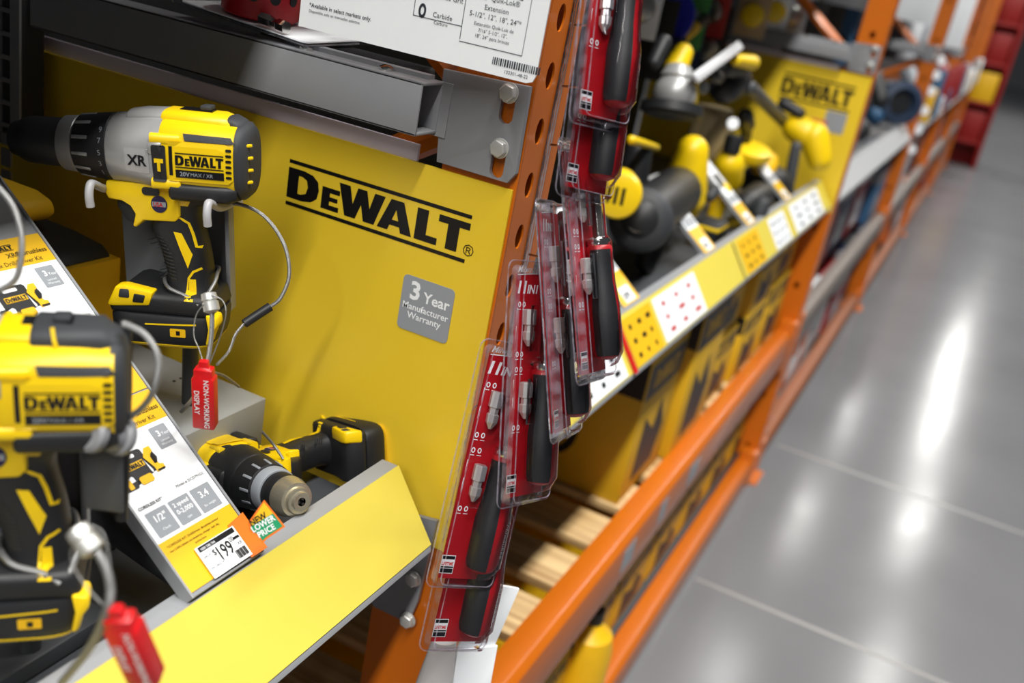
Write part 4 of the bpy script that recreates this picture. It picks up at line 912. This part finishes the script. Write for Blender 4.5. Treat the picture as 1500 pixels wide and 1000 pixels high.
# ------------------------------------------------------------------ distant bays
PAL = [('navy', NAVY), ('dark red', mat('box_red', (150, 22, 26), .5)), ('white', WHT), ('black', BLK), ('grey', GLAB), ('steel blue', mat('box_steelblue', (48, 92, 130), .5)), ('orange', ORA), ('yellow', CARD)]
PATT = {2: ([0, 1, 0, 1, 5], [2, 6, 2, 1, 0]), 3: ([1, 4, 2, 1, 6], [0, 1, 2, 6, 4]), 4: ([4, 2, 6, 1, 1], [6, 1, 4, 2, 1]), 5: ([1, 2, 6, 4, 1], [1, 6, 2, 1, 4])}
for b in range(1, 5):
    y0 = POSTY[b]+.125; stp = (POSTY[b+1]-y0-.02)/5
    for lv, (z0, h) in enumerate(((ZD, .36), (.1005, .33))):
        for k in range(5):
            nm, m = PAL[PATT[b+1][lv][k]]; ya = y0+k*stp
            carton(ya, ya+stp*.93, z0 if lv else .5955, h*random.uniform(.8, 1.05), -.05-random.uniform(0, .05), .4, '%s box on the %s level of bay %s, %s from the near end' % (nm, ('middle', 'floor')[lv], ORD[b], ORD[k]), m, random.choice((WHT, BLK, GLAB)), False, 0, 'boxes in the distant bays')
    for k in range(9):
        ya = y0+.12+k*(POSTY[b+1]-y0-.2)/9; nm, m = PAL[random.choice((3, 3, 5, 4, 2, 0, 1))]; sx = random.uniform(-.34, -.17)
        t = thing('boxed_tool', '%s tool on the shelf of bay %s, %s from the near end' % (nm, ORD[b], ORD[k]), 'power tool', (sx, ya, 1.0455), 'tools in the distant bays')
        hgt = random.uniform(.1, .28)
        MB().capsule((0, 0, hgt), (.07, -.05, hgt*.7), .055, .045, 14).build('body', m, t); MB().box(-.05, .05, -.06, .06, 0, .04).build('base', random.choice((BLK, WHT, GLAB)), t, .008)
        MB().capsule((0, 0, .03), (0, 0, hgt), .024, .028, 10).build('handle', BLK, t)
    for k in range(7):
        ya = y0+.15+k*(POSTY[b+1]-y0-.2)/7
        nm, m = PAL[random.choice((2, 2, 4, 7, 1, 5))]
        tag(MB().box(-.02, .035, ya, ya+.06, 1.10+.0, 1.10+random.uniform(.1, .3)).build('hanging_tag_pack', m, None, .006), '%s pack on the shelf edge of bay %s, %s from the near end' % (nm, ORD[b], ORD[k]), 'package', 'packs on the distant shelf edges') if b > 1 else None
    for k in range(6):
        ya = y0+.2+k*(POSTY[b+1]-y0-.3)/6; nm, m = PAL[random.choice((2, 4, 3, 5, 2))]
        t = thing('peg_package', '%s peg package high in bay %s, %s from the near end' % (nm, ORD[b], ORD[k]), 'package', (-.3, ya, 1.5), 'peg packages in the distant bays')
        MB().box(-.06, .06, -.004, 0, -.1, .12).build('card', m, t, .002); MB().lathe([(0, .04), (.02, .035)], (0, -.004, -.02), (0, -1, 0), 16).build('blister', BLK, t); MB().tube([(-.399, 0, .11), (.0, 0, .11)], .003, 6, 0).build('peg', STL, t)
    A = at((1288, 1385, 1425, 1450)[b-1], 95, 0, -.06)
# blue round tool in the third bay
t = thing('ring_tool', 'steel-blue round tool behind the third orange upright', 'power tool', (0, 0, 0))
A = at(1312, 150, 0, -.12); MB().lathe([(0, .06), (.02, .11), (.08, .11), (.09, .075), (.06, .07), (.03, .05)], A, (.5, -.85, .1), 32).build('ring', mat('dull_blue', (44, 60, 84), .5), t); MB().lathe([(.02, .07), (.05, .06)], A, (.5, -.85, .1), 24).build('hub', BLK, t)
t = thing('signboard', 'white hanging signboard between distant orange uprights', 'sign', (0, 0, 0)); A = at(1368, 20, 1, 7.2); MB().box(A.x-.35, A.x+.25, A.y, A.y+.01, A.z-.2, A.z+.5).build('board', WHT, t, .004)
# red display at the end of the run
rd = thing('red_display', 'tall red display rack at the far end of the aisle', 'display rack', (0, 13.9, 0))
RD = mat('display_red', (146, 15, 11), .5)
MB().box(-.7, .35, .4, .5, 0, 3.2).build('back', RD, rd, .01)
for s in (-.7, .29): MB().box(s, s+.06, 0, .4, 0, 3.2).build('side', RD, rd, .01)
for z in (.3, .8, 1.3, 1.8, 2.3): MB().box(-.64, .29, 0, .4, z, z+.05).build('shelf', RD, rd, .005)
for i in range(4): MB().box(-.05, .27, .02, .06, .35+.5*i, .72+.5*i).build('front_card', (RD, CYEL, RD, RD)[i], rd, .01)
ts = thing('glint_strip', 'strip of white discs imitating blurred glints on the third orange upright', 'glint strip', (0, 0, 0))
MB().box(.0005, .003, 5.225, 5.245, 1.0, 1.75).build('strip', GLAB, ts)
for px, py in ((1378, 112), (1375, 136), (1366, 165), (1357, 193), (1347, 222), (1392, 92)):  # white discs stand in for blurred glints off packaging
    MB().lathe([(0, .024), (.004, .026), (.008, .024)], (.012, 5.235, at(px, py, 1, 5.235).z), (.6, -.8, .1), 20).build('glint_disc', WHT, ts)
